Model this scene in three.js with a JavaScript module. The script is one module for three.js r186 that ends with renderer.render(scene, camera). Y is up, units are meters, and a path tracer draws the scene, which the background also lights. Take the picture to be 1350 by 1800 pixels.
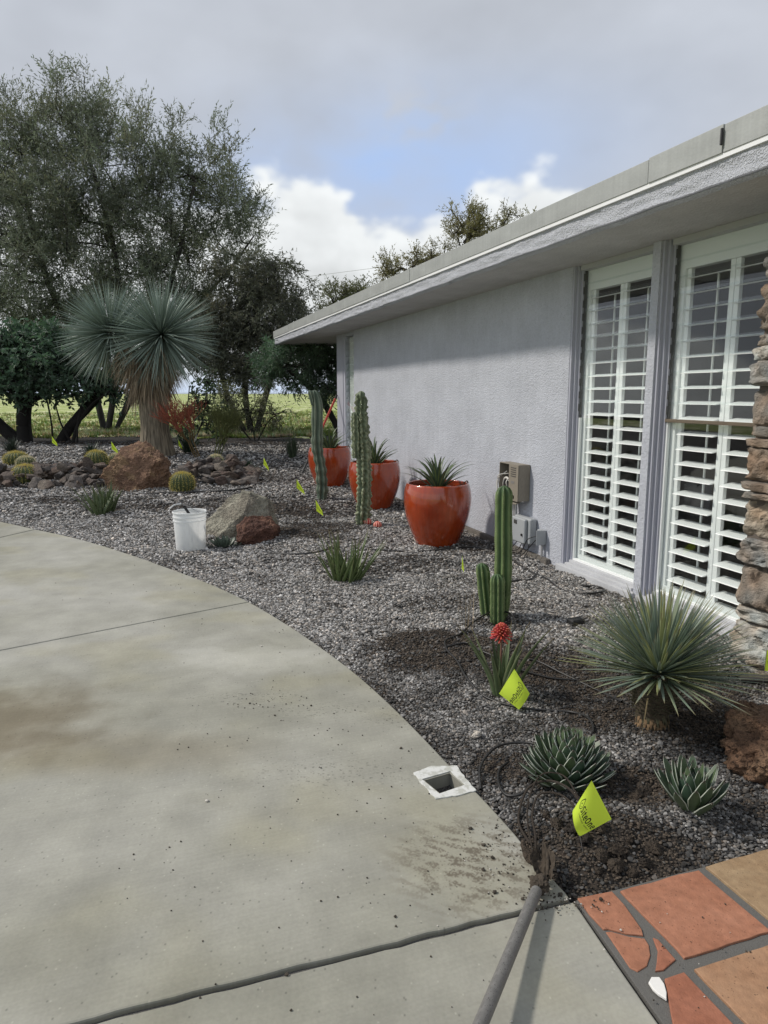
import * as THREE from 'three';
import { mergeGeometries, mergeVertices, toCreasedNormals } from 'three/addons/utils/BufferGeometryUtils.js';
import { RoundedBoxGeometry } from 'three/addons/geometries/RoundedBoxGeometry.js';
import { createNoise2D, createNoise3D, createNoise4D } from 'simplex-noise';

// ---------------------------------------------------------------- camera, sky, sun, exposure
const scene = new THREE.Scene();
const camera = new THREE.PerspectiveCamera(71.51, 0.75, 0.05, 3000);
camera.position.set(0, 1.45, 0);
camera.rotation.set(THREE.MathUtils.degToRad(-9.45), 0, 0);

const renderer = new THREE.WebGLRenderer({ antialias: true });
renderer.toneMapping = THREE.LinearToneMapping;
renderer.toneMappingExposure = 1.12;
renderer.shadowMap.enabled = true;

const TH = 0.32926;                                     // the house runs 18.87 degrees to the left of the view
const DV = new THREE.Vector3(-Math.sin(TH), 0, -Math.cos(TH));   // along the house, away
const NV = new THREE.Vector3(Math.cos(TH), 0, -Math.sin(TH));    // into the house
const SUN_DIR = NV.clone().multiplyScalar(-1).addScaledVector(DV, 0.72).add(new THREE.Vector3(0, 1.17, 0)).normalize();
const sun = new THREE.DirectionalLight(new THREE.Color(1.0, 0.93, 0.84), 2.6);
sun.position.copy(SUN_DIR).multiplyScalar(60);
sun.target.position.set(0, 0, -7);
sun.castShadow = true;
sun.shadow.radius = 10;
sun.shadow.mapSize.set(4096, 4096);
Object.assign(sun.shadow.camera, { left: -25, right: 25, top: 25, bottom: -25, near: 1, far: 140 });
sun.name = 'sun';
scene.add(sun, sun.target);

// seeded random numbers and noise
function mulberry(a) { return () => { a |= 0; a = (a + 0x6d2b79f5) | 0; let t = Math.imul(a ^ (a >>> 15), 1 | a); t = (t + Math.imul(t ^ (t >>> 7), 61 | t)) ^ t; return ((t ^ (t >>> 14)) >>> 0) / 4294967296; }; }
let rng = mulberry(7);
const R = (a = 1, b) => (b === undefined ? rng() * a : a + rng() * (b - a));
const seed = (n) => { rng = mulberry(n); };
const n2 = createNoise2D(mulberry(11)), n3 = createNoise3D(mulberry(12)), n4 = createNoise4D(mulberry(13));
const fbm2 = (x, y, o = 4) => { let s = 0, a = 0.5; for (let i = 0; i < o; i++) { s += a * n2(x, y); x *= 2.03; y *= 2.03; a *= 0.5; } return s; };
const fbm3 = (x, y, z, o = 4) => { let s = 0, a = 0.5; for (let i = 0; i < o; i++) { s += a * n3(x, y, z); x *= 2.03; y *= 2.03; z *= 2.03; a *= 0.5; } return s; };
const clamp = (x, a = 0, b = 1) => Math.min(b, Math.max(a, x));
const sstep = (a, b, x) => { const t = clamp((x - a) / (b - a)); return t * t * (3 - 2 * t); };
const lerp = (a, b, t) => a + (b - a) * t;
const V = (x, y, z) => new THREE.Vector3(x, y, z);

// the sky: a grey layer of cloud, a blue gap low ahead and a bank of white cumulus below it
{
  const W = 2048, H = 1024, data = new Float32Array(W * H * 4), deg = 180 / Math.PI;
  for (let j = 0; j < H; j++) {
    const el = ((j + 0.5) / H - 0.5) * 180, y = Math.sin(el / deg), r = Math.cos(el / deg);
    for (let i = 0; i < W; i++) {
      const t = ((i + 0.5) / W - 0.5) * 2 * Math.PI, x = Math.cos(t) * r, z = Math.sin(t) * r;
      const az = Math.atan2(x, -z) * deg;
      const big = fbm3(x * 1.6, y * 2.6, z * 1.6, 5), fine = fbm3(x * 6 + 9, y * 11, z * 6, 6), wisp = fbm3(x * 14, y * 26 + 4, z * 14, 4);
      // grey layer, blue where it is torn
      let grey = 0.545 + 0.09 * big + 0.045 * fine;
      const gap = 1.15 * Math.exp(-Math.pow((az - 3 + 3 * fine) / 13, 2) - Math.pow((el - 16.2 - 0.06 * az) / 4.6, 2)) + 0.8 * sstep(0.12, 0.5, big + 0.5 * fine) * sstep(40, 60, Math.abs(az)) - 0.55 * Math.exp(-Math.pow((az - 2) / 4.5, 2) - Math.pow((el - 19.6 + wisp) / 1.7, 2)) * sstep(-0.25, 0.4, wisp + fine);
      const g = clamp(gap * (0.74 + 0.35 * fine));
      let c = [lerp(grey * 0.94, 0.40, g), lerp(grey * 1.0, 0.545, g), lerp(grey * 1.11, 0.83, g)];
      // cumulus
      const top = 13.2 + 2.6 * Math.exp(-Math.pow((az + 6.5) / 4, 2)) + 2.2 * Math.exp(-Math.pow((az - 11) / 6, 2)) - 1.2 * Math.exp(-Math.pow((az - 3.5) / 3, 2)) + 2.6 * fine + 2.0 * wisp + (Math.abs(az) > 28 ? 4.0 * big : 0);
      const cu = sstep(-0.7, 1.5, top - el) * sstep(-14, -2, el + 14);
      const lit = 0.76 + 0.1 * clamp(1.2 - (top - el) * 0.14) + 0.12 * wisp - 0.1 * sstep(0.0, 0.5, fine) * sstep(1, 5, top - el);
      const cl = [lit * 0.955, lit * 0.985, lit * 0.995];
      // thin bluish air close to the horizon
      const air = Math.exp(-Math.pow(Math.max(el, 0) / 1.6, 2)) * 0.75;
      for (let k = 0; k < 3; k++) {
        c[k] = lerp(c[k], cl[k], cu);
        c[k] = lerp(c[k], [0.55, 0.67, 0.88][k], air);
        data[(j * W + i) * 4 + k] = el < -1 ? [0.2, 0.2, 0.17][k] : c[k] * 0.96;
      }
      data[(j * W + i) * 4 + 3] = 1;
    }
  }
  const sky = new THREE.DataTexture(data, W, H, THREE.RGBAFormat, THREE.FloatType);
  sky.mapping = THREE.EquirectangularReflectionMapping;
  sky.magFilter = THREE.LinearFilter;
  sky.needsUpdate = true;
  scene.background = sky;
  scene.environment = sky;
}

// ---------------------------------------------------------------- helpers: things, parts, materials, shapes
const taken = new Map();
function numbered(name) { const k = taken.get(name) ?? 0; taken.set(name, k + 1); return k ? `${name}_${String(k).padStart(3, '0')}` : name; }
function thing(name, label, category, pos = [0, 0, 0], turn = 0, group) {
  const o = new THREE.Group(); o.name = numbered(name); o.position.set(...pos); o.rotation.y = turn;
  o.userData = { label, category }; if (group) o.userData.group = group;
  scene.add(o); return o;
}
function mesh(name, geo, mat, parent, label) {
  const o = new THREE.Mesh(geo, mat); o.name = name; o.castShadow = o.receiveShadow = true;
  if (label) o.userData.label = label;
  if (parent) parent.add(o); return o;
}
function solo(name, geo, mat, label, category, pos = [0, 0, 0], turn = 0, group) {
  const o = mesh(numbered(name), geo, mat, scene); o.position.set(...pos); o.rotation.y = turn;
  o.userData = { label, category }; if (group) o.userData.group = group; return o;
}
function setting(name, geo, mat, label) { const o = geo ? mesh(numbered(name), geo, mat, scene) : new THREE.Group(); if (!geo) { o.name = numbered(name); scene.add(o); } o.userData = { label, category: name.replace(/_/g, ' '), kind: 'structure' }; return o; }
function stuff(name, o, parent, label) { o.name = parent ? name : numbered(name); o.castShadow = o.receiveShadow = true; o.userData.kind = 'stuff'; if (label) o.userData.label = label; if (label && !parent) o.userData.category = name.replace(/_/g, ' '); (parent ?? scene).add(o); return o; }

const lin = (r, g, b) => new THREE.Color().setRGB(r, g, b);
const hex = (h) => new THREE.Color(h);
function mat(color, roughness = 0.8, extra = {}) { return new THREE.MeshPhysicalMaterial({ color: color?.isColor ? color : hex(color), roughness, metalness: 0, side: THREE.DoubleSide, ...extra }); }
function dataTex(size, f, srgb = false, w = size, h = size) {
  const d = new Uint8Array(w * h * 4);
  for (let j = 0; j < h; j++) for (let i = 0; i < w; i++) { const c = f(i / w, j / h, i, j), o = (j * w + i) * 4; if (typeof c === 'number') { d[o] = d[o + 1] = d[o + 2] = clamp(c) * 255; } else { for (let k = 0; k < 3; k++) d[o + k] = clamp(c[k]) * 255; } d[o + 3] = 255; }
  const t = new THREE.DataTexture(d, w, h); t.wrapS = t.wrapT = THREE.RepeatWrapping; t.magFilter = THREE.LinearFilter; t.minFilter = THREE.LinearMipmapLinearFilter;
  if (srgb) t.colorSpace = THREE.SRGBColorSpace; t.needsUpdate = true; return t;
}
const rep = (t, x, y = x) => { const c = t.clone(); c.repeat.set(x, y); c.needsUpdate = true; return c; };
// noise that repeats seamlessly over the unit square
function tileNoise(u, v, f, o = 4) { const a = u * 2 * Math.PI, b = v * 2 * Math.PI, ca = Math.cos(a), sa = Math.sin(a), cb = Math.cos(b), sb = Math.sin(b); let s = 0, amp = 0.55; for (let i = 0; i < o; i++) { const r = f / (2 * Math.PI); s += amp * n4(ca * r + i * 7, sa * r, cb * r, sb * r); f *= 2; amp *= 0.5; } return s; }

function box(w, h, d, x = 0, y = 0, z = 0, r = 0) { const g = r ? new RoundedBoxGeometry(w, h, d, 2, r) : new THREE.BoxGeometry(w, h, d); g.translate(x, y, z); return r ? strip(g) : g; }
function strip(g) { const o = g.index ? g.toNonIndexed() : g; for (const k of Object.keys(o.attributes)) if (!['position', 'normal', 'uv', 'color'].includes(k)) o.deleteAttribute(k); return o; }
function join(list) { const hasColor = list.some((g) => g.attributes.color); const l = list.map((g) => { g = strip(g); if (!g.attributes.uv) g.setAttribute('uv', new THREE.Float32BufferAttribute(new Float32Array(g.attributes.position.count * 2), 2)); if (hasColor && !g.attributes.color) tint(g, 1, 1, 1); return g; }); return mergeGeometries(l); }
function tint(g, r, gg, b) { const n = g.attributes.position.count, a = new Float32Array(n * 3); for (let i = 0; i < n; i++) { a[i * 3] = r; a[i * 3 + 1] = gg; a[i * 3 + 2] = b; } g.setAttribute('color', new THREE.BufferAttribute(a, 3)); return g; }
function colorBy(g, f) { const p = g.attributes.position, n = g.attributes.normal, a = new Float32Array(p.count * 3); for (let i = 0; i < p.count; i++) { const c = f(p.getX(i), p.getY(i), p.getZ(i), n ? n.getY(i) : 0); a[i * 3] = c[0]; a[i * 3 + 1] = c[1]; a[i * 3 + 2] = c[2]; } g.setAttribute('color', new THREE.BufferAttribute(a, 3)); return g; }
// uv in metres, by the axis the face looks along
function boxUV(g, s = 1) { g = strip(g); const p = g.attributes.position, n = g.attributes.normal, a = new Float32Array(p.count * 2); for (let i = 0; i < p.count; i++) { const nx = Math.abs(n.getX(i)), ny = Math.abs(n.getY(i)), nz = Math.abs(n.getZ(i)); const [u, v] = ny > nx && ny > nz ? [p.getX(i), p.getZ(i)] : nx > nz ? [p.getZ(i), p.getY(i)] : [p.getX(i), p.getY(i)]; a[i * 2] = u * s; a[i * 2 + 1] = v * s; } g.setAttribute('uv', new THREE.BufferAttribute(a, 2)); return g; }
function tube(pts, r, seg = 40, sides = 6, taper) {
  const c = new THREE.CatmullRomCurve3(pts.map((p) => (p.isVector3 ? p : V(...p))), false, 'centripetal');
  const g = new THREE.TubeGeometry(c, seg, r, sides, false);
  if (taper !== undefined) { const p = g.attributes.position; for (let i = 0; i <= seg; i++) { const q = c.getPointAt(i / seg), k = lerp(1, taper, i / seg); for (let j = 0; j <= sides; j++) { const n = i * (sides + 1) + j; p.setXYZ(n, q.x + (p.getX(n) - q.x) * k, q.y + (p.getY(n) - q.y) * k, q.z + (p.getZ(n) - q.z) * k); } } }
  return g;
}
// a surface from rows of points
function gridGeo(nu, nv, f, closedU = false) {
  const pos = [], uv = [], idx = [];
  for (let j = 0; j <= nv; j++) for (let i = 0; i <= nu; i++) { const p = f(i / nu, j / nv); pos.push(p[0], p[1], p[2]); uv.push(i / nu, j / nv); }
  for (let j = 0; j < nv; j++) for (let i = 0; i < nu; i++) { const a = j * (nu + 1) + i, b = a + 1, c = a + nu + 1, d = c + 1; idx.push(a, b, d, a, d, c); }
  const g = new THREE.BufferGeometry(); g.setAttribute('position', new THREE.Float32BufferAttribute(pos, 3)); g.setAttribute('uv', new THREE.Float32BufferAttribute(uv, 2)); g.setIndex(idx); g.computeVertexNormals();
  if (closedU) { const n = g.attributes.normal; for (let j = 0; j <= nv; j++) { const a = j * (nu + 1), b = a + nu; const v = V(n.getX(a) + n.getX(b), n.getY(a) + n.getY(b), n.getZ(a) + n.getZ(b)).normalize(); n.setXYZ(a, v.x, v.y, v.z); n.setXYZ(b, v.x, v.y, v.z); } }
  return g;
}
const hp = (lat, along, y = 0) => [NV.x * lat + DV.x * along, y, NV.z * lat + DV.z * along];   // house measures to the scene's

// ---------------------------------------------------------------- ground
// driveway edge towards the planting bed, from the far left to the tiles
const EDGE = [[-14, -10.4], [-10, -10.1], [-8, -9.75], [-6.6, -9.25], [-5.4, -8.65], [-4.41, -8.037], [-3.798, -7.585], [-3.072, -7.035], [-2.389, -6.411], [-1.79, -5.806], [-1.338, -5.319], [-0.956, -4.848], [-0.638, -4.381], [-0.382, -3.963], [-0.166, -3.576], [0.014, -3.202], [0.159, -2.863], [0.277, -2.568], [0.361, -2.371], [0.431, -2.184], [0.488, -2.008], [0.546, -1.856]];
const EDGE_CURVE = new THREE.CatmullRomCurve3(EDGE.map(([x, z]) => V(x, 0, z)), false, 'centripetal');
const EDGE_PTS = EDGE_CURVE.getPoints(120);
// signed distance to the driveway edge, positive over the bed
function bedDist(x, z) {
  let best = 1e9, s = 1;
  for (let i = 0; i < EDGE_PTS.length - 1; i++) {
    const a = EDGE_PTS[i], b = EDGE_PTS[i + 1], dx = b.x - a.x, dz = b.z - a.z, t = clamp(((x - a.x) * dx + (z - a.z) * dz) / (dx * dx + dz * dz));
    const ex = x - a.x - dx * t, ez = z - a.z - dz * t, d = ex * ex + ez * ez;
    if (d < best) { best = d; s = dx * (z - a.z) - dz * (x - a.x) < 0 ? 1 : -1; }
  }
  return Math.sqrt(best) * s;
}
const latOf = (x, z) => x * NV.x + z * NV.z, alongOf = (x, z) => x * DV.x + z * DV.z;
const tilesHere = (x, z) => alongOf(x, z) < 1.575 && latOf(x, z) > 0.9;
const rise = (z) => 0.4 * sstep(8.5, 14, -z);
// disturbed brown soil between the stones: [x, z, radius x, radius z, strength]
const SOIL = [[0.36, -3.95, 0.55, 0.26, 1], [0.85, -3.6, 0.5, 0.3, 0.85], [-1.1, -8.6, 0.75, 0.75, 0.9], [-0.75, -7.4, 0.6, 0.5, 0.8], [-1.6, -9.2, 0.9, 0.6, 0.6], [-2.9, -8.95, 1.2, 0.3, 0.7], [1.3, -2.95, 0.45, 0.28, 0.8], [0.92, -2.38, 0.2, 0.16, 0.9], [0.7, -2.06, 0.32, 0.2, 1], [0.15, -5.9, 0.7, 0.35, 0.45], [1.6, -3.4, 0.4, 0.3, 0.6], [0.5, -4.75, 0.5, 0.25, 0.45], [1.0, -6.6, 0.5, 0.3, 0.75], [0.6, -2.62, 0.3, 0.2, 0.5], [-4.0, -9.4, 1.0, 0.25, 0.6], [0.72, -4.35, 0.25, 0.15, 0.6], [-2.0, -10.9, 1.0, 0.5, 0.35], [-5.0, -15.7, 5, 1.6, 1], [-2.2, -16.6, 3, 1.1, 0.9], [0.3, -3.75, 0.3, 0.3, 0.9], [1.15, -3.3, 0.35, 0.2, 0.8]];
function soilAt(x, z) {
  let s = 0;
  for (const [cx, cz, rx, rz, k] of SOIL) { const d = Math.hypot((x - cx) / rx, (z - cz) / rz); s = Math.max(s, k * sstep(1.25, 0.45, d + 0.35 * fbm2(x * 3.1 + cx, z * 3.1, 3))); }
  return clamp(s + 0.28 * sstep(0.05, 0.4, fbm2(x * 1.3 + 4, z * 1.3, 3)) + 0.42 * sstep(-4.2, -3.3, z) * sstep(-0.35, 0.25, fbm2(x * 2.2, z * 2.2 + 7, 3)));
}
const MOUNDS = [[0.7, -2.08, 0.22, 0.045], [0.98, -2.22, 0.3, 0.03], [1.2, -2.85, 0.4, 0.05], [0.55, -3.75, 0.35, 0.03], [0.93, -2.4, 0.09, -0.05], [-1.2, -8.4, 0.5, 0.06], [-0.5, -7.3, 0.4, 0.04], [0.68, -2.42, 0.25, 0.03]];
function bedHeight(x, z) {
  const d = bedDist(x, z);
  const al = alongOf(x, z), tl = latOf(x, z) > 0.98;
  if (d < -0.02 || (tl && al < 1.53)) return -0.07;
  let y = rise(z) - 0.012 + 0.02 * sstep(0.03, 0.5, d) * (1 + fbm2(x * 1.4, z * 1.4, 3) * 1.6) + 0.014 * sstep(0.05, 0.3, d) * fbm2(x * 6, z * 6, 2);
  for (const [mx, mz, r, h] of MOUNDS) { const q = ((x - mx) ** 2 + (z - mz) ** 2) / (r * r); if (q < 6) y += h * Math.exp(-q * 1.6); }
  if (tl) y = lerp(-0.012, y, sstep(1.56, 1.8, al));
  return lerp(-0.03, y, sstep(-0.02, 0.05, d));
}
const groundY = (x, z) => bedHeight(x, z);

// gravel bed: an earth sheet with the stones laid on it one by one where they show
const soilTex = dataTex(512, (u, v) => { const a = tileNoise(u, v, 10, 5), b = tileNoise(u + 0.3, v + 0.1, 60, 3), k = 0.5 + 0.5 * a + 0.35 * b; return [0.30 * k + 0.15, 0.265 * k + 0.125, 0.23 * k + 0.105]; }, true);
const gravelTex = dataTex(1024, (u, v) => {
  // a bed of small stones seen from afar: cells of many greys
  const s = 44, x = u * s, y = v * s, xi = Math.floor(x), yi = Math.floor(y); let b1 = 9, id = 0;
  for (let a = -1; a <= 1; a++) for (let b = -1; b <= 1; b++) { const cx = ((xi + a) % s + s) % s, cy = ((yi + b) % s + s) % s, h = Math.sin(cx * 127.1 + cy * 311.7) * 43758.5453, h2 = Math.sin(cx * 269.5 + cy * 183.3) * 43758.5453; const fx = h - Math.floor(h), fy = h2 - Math.floor(h2), d = Math.hypot(xi + a + fx - x, yi + b + fy - y); if (d < b1) { b1 = d; id = fx * 7.13 + fy * 3.7; } }
  const t = id - Math.floor(id), k = (0.30 + 0.42 * t * t + 0.05 * tileNoise(u, v, 8, 3)) * (b1 > 0.62 ? 0.62 : 1);
  return t > 0.8 ? [k * 0.97, k * 0.96, k * 0.95] : t > 0.6 ? [k * 1.0, k * 0.96, k * 0.92] : [k, k * 0.985, k * 0.975];
}, true);
const gravelBump = dataTex(512, (u, v) => { const s = 22, x = u * s, y = v * s, xi = Math.floor(x), yi = Math.floor(y); let b1 = 9; for (let a = -1; a <= 1; a++) for (let b = -1; b <= 1; b++) { const cx = ((xi + a) % s + s) % s, cy = ((yi + b) % s + s) % s, h = Math.sin(cx * 127.1 + cy * 311.7) * 43758.5453, h2 = Math.sin(cx * 269.5 + cy * 183.3) * 43758.5453; b1 = Math.min(b1, Math.hypot(xi + a + h - Math.floor(h) - x, yi + b + h2 - Math.floor(h2) - y)); } return 1 - b1; });
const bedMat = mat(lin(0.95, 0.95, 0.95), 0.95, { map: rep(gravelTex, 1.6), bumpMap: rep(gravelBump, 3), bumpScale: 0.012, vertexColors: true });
{
  const xs = [], zs = [];
  for (let x = -14; x < 4.6; x += x < -6 ? 0.25 : x < -2.5 ? 0.1 : 0.045) xs.push(x);
  for (let z = -17.9; z < -1.0; z += z < -9 ? 0.12 : z < -5 ? 0.08 : 0.04) zs.push(z);
  const pos = [], uv = [], col = [], idx = [];
  for (const z of zs) for (const x of xs) {
    const xx = x, y = bedHeight(xx, z), s = soilAt(xx, z);
    pos.push(xx, y, z); uv.push(xx, z);
    const m = (0.85 + 0.3 * fbm2(xx * 5, z * 5, 2)) * 0.6;  // sheet darkened throughout: shade in the gaps between stones is put into its colour
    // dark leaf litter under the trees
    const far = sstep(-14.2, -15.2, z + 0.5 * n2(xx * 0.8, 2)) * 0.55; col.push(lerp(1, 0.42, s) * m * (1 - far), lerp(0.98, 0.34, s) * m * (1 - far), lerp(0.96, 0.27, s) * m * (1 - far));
  }
  const nx = xs.length;
  for (let j = 0; j < zs.length - 1; j++) for (let i = 0; i < nx - 1; i++) { const a = j * nx + i, c = a + nx; idx.push(a, c, a + 1, a + 1, c, c + 1); }
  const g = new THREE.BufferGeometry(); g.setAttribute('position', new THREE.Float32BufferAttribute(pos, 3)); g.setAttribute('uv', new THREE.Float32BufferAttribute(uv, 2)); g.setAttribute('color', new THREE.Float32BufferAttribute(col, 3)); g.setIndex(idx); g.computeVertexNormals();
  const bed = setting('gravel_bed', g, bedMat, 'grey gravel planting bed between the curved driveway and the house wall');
  // the stones
  const pebbleMat = mat(lin(1, 1, 1), 0.85);
  const shapes = [0, 1, 2, 3].map((k) => { seed(40 + k); const q = mergeVertices(strip(new THREE.IcosahedronGeometry(1, 1)).deleteAttribute('uv').deleteAttribute('normal')); const p = q.attributes.position; for (let i = 0; i < p.count; i++) { const v = V(p.getX(i), p.getY(i), p.getZ(i)); const r = 1 + 0.35 * n3(v.x * 1.3 + k * 9, v.y * 1.3, v.z * 1.3); v.multiplyScalar(r); p.setXYZ(i, v.x * (0.85 + 0.2 * (k % 2)), v.y * 0.62, v.z * (1.2 - 0.2 * (k % 3))); } q.computeVertexNormals(); return k % 2 ? toCreasedNormals(q, 0.6) : q; });
  const lists = shapes.map(() => []);
  seed(91);
  const lay = (x, z, size, tone) => { const l = lists[Math.floor(R(4))]; l.push([x, z, size, tone]); };
  // spacing grows with the distance, where single stones stop showing
  const rows = [[-1.45, -3.6, 0.0082, 0.0060], [-3.6, -5.6, 0.0108, 0.0076], [-5.6, -8.2, 0.0155, 0.0096], [-8.2, -11.2, 0.026, 0.0135], [-11.2, -15.5, 0.042, 0.018]];
  for (const [z0, z1, step, size] of rows) for (let z = z0; z > z1; z -= step) {
    const xr = z > -6 ? 0.62 : 0.58, x0 = Math.max(z < -8.2 ? -8.5 : -6, z * xr - 0.3), x1 = 4.3;
    for (let x = x0; x < x1; x += step) {
      const px = x + R(-0.5, 0.5) * step, pz = z + R(-0.5, 0.5) * step;
      if (px > -pz * 0.6 + 0.25 || latOf(px, pz) > 3.28 || tilesHere(px, pz)) continue;
      if (z > -8.2 ? bedDist(px, pz) < 0.012 : bedDist(px, pz) < 0.02) continue;
      const s = soilAt(px, pz), keep = 1 - 0.9 * s;
      if (R() > keep) { if (R() < 0.65) lay(px, pz, size * R(0.3, 0.9), -1); continue; }
      lay(px, pz, size * Math.pow(R(0.55, 1.25), 1) * (R() < 0.03 ? 1.5 : 1), R());
    }
  }
  const M = new THREE.Matrix4(), Q = new THREE.Quaternion(), E = new THREE.Euler(), C = new THREE.Color();
  let total = 0;
  lists.forEach((l, k) => {
    const im = new THREE.InstancedMesh(shapes[k], pebbleMat, l.length); total += l.length;
    l.forEach(([x, z, s, t], i) => {
      E.set(R(-0.7, 0.7), R(6.28), R(-0.7, 0.7)); Q.setFromEuler(E);
      M.compose(V(x, groundY(x, z) + s * R(0.1, 0.95), z), Q, V(s, s, s)); im.setMatrixAt(i, M);
      if (t < 0) { const b = R(0.04, 0.11); C.setRGB(b, b * 0.78, b * 0.57); }
      else { const b = t < 0.34 ? R(0.06, 0.16) : t < 0.74 ? R(0.18, 0.34) : t < 0.93 ? R(0.34, 0.52) : R(0.52, 0.74), w = R(), dirt = 1 - Math.min(0.78, 0.7 * soilAt(x, z) + 0.3 * sstep(-4.1, -3.1, z + 0.5 * fbm2(x * 2, z * 2, 2))); C.setRGB(b * dirt, b * dirt * (w > 0.75 ? 0.9 : 0.975), b * dirt * (w > 0.75 ? 0.79 : 0.935)); }
      im.setColorAt(i, C);
    });
    stuff('gravel', im, bed);
  });
  console.log('pebbles', total);
}

// lawn and open land to the horizon
const lawnTex = dataTex(1024, (u, v) => {
  const a = tileNoise(u, v, 9, 5), b = tileNoise(u + 0.4, v, 34, 4), c = tileNoise(u, v + 0.7, 120, 2), pale = sstep(0.02, 0.3, a + 0.45 * b + 0.2 * c), g = 0.5 + 0.35 * b + 0.3 * c;
  return [lerp(0.44 + 0.2 * g, 0.82 + 0.14 * g, pale * 0.85), lerp(0.5 + 0.2 * g, 0.8 + 0.13 * g, pale * 0.85), lerp(0.24 + 0.10 * g, 0.68 + 0.16 * g, pale * 0.85)];
}, true);
{
  const pos = [], uv = [], idx = [], rs = [0, 4, 8, 11, 13, 14.5, 15.5, 16, 16.4, 16.8, 17.2, 17.6, 18, 18.5, 19, 19.7, 20.5, 22, 24, 27, 31, 36, 43, 52, 65, 85, 120, 180, 300, 520, 900, 1600, 2500], na = 240;
  for (const r of rs) for (let k = 0; k <= na; k++) {
    const a = (k / na) * 2 * Math.PI, x = Math.sin(a) * r, z = -Math.cos(a) * r;
    const e = -z - (16.6 + 0.9 * n2(x * 0.5, 3) + 0.35 * n2(x * 1.7, 8)) - (x > -2.2 ? (x + 2.2) * -0.4 : 0);
    const y = z < 0 ? lerp(-0.12 + Math.max(0, rise(z) - 0.1), 0.42 + 0.035 * n2(x * 0.6, z * 0.6) + 0.12 * n2(x * 0.09, z * 0.09) * sstep(22, 40, r) * sstep(300, 100, r), sstep(0, 1.2, e)) : -0.16;
    pos.push(x, y, z); uv.push(x / 9, z / 9);
  }
  for (let j = 0; j < rs.length - 1; j++) for (let k = 0; k < na; k++) { const a = j * (na + 1) + k, c = a + na + 1; idx.push(a, a + 1, c, a + 1, c + 1, c); }
  const g = new THREE.BufferGeometry(); g.setAttribute('position', new THREE.Float32BufferAttribute(pos, 3)); g.setAttribute('uv', new THREE.Float32BufferAttribute(uv, 2)); g.setIndex(idx); g.computeVertexNormals();
  setting('lawn', g, mat(lin(1, 1, 1), 0.95, { map: lawnTex }), 'patchy green and straw coloured lawn reaching to the horizon behind the trees');
  // grass blades at the near side of the lawn
  const tuft = []; seed(5);
  for (let i = 0; i < 9; i++) { const a = R(6.28), l = R(0.05, 0.11), w = 0.006, t = R(0.01, 0.05), c = Math.cos(a), s = Math.sin(a), q = new THREE.BufferGeometry(); q.setAttribute('position', new THREE.Float32BufferAttribute([R(-0.03, 0.03) - s * w, 0, c * w, s * w, 0, -c * w, c * t, l, s * t], 3)); q.computeVertexNormals(); tuft.push(q); }
  const tg = mergeGeometries(tuft), N = 26000, im = new THREE.InstancedMesh(tg, mat(lin(1, 1, 1), 0.9), N), M = new THREE.Matrix4(), Q = new THREE.Quaternion(), C = new THREE.Color();
  for (let i = 0; i < N; i++) { const r = 17.4 + 24 * Math.pow(R(), 1.8), a = R(-0.56, 0.12), x = Math.sin(a) * r, z = -Math.cos(a) * r; const e = -z - (17.0 + 0.9 * n2(x * 0.5, 3)); const k = R(0.7, 1.5); Q.setFromAxisAngle(V(0, 1, 0), R(6.28)); M.compose(V(x, e > 0.2 ? 0.42 + 0.035 * n2(x * 0.6, z * 0.6) : -0.5, z), Q, V(k, k * R(0.5, 1), k)); im.setMatrixAt(i, M); const p = sstep(-0.1, 0.35, fbm2(x * 0.6, z * 0.9, 3)); C.setRGB(lerp(0.17, 0.55, p) * R(0.7, 1.3), lerp(0.22, 0.52, p) * R(0.8, 1.2), lerp(0.05, 0.34, p)); im.setColorAt(i, C); }
  stuff('grass', im, null, 'short tufted grass on the lawn behind the planting bed');
}

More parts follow.
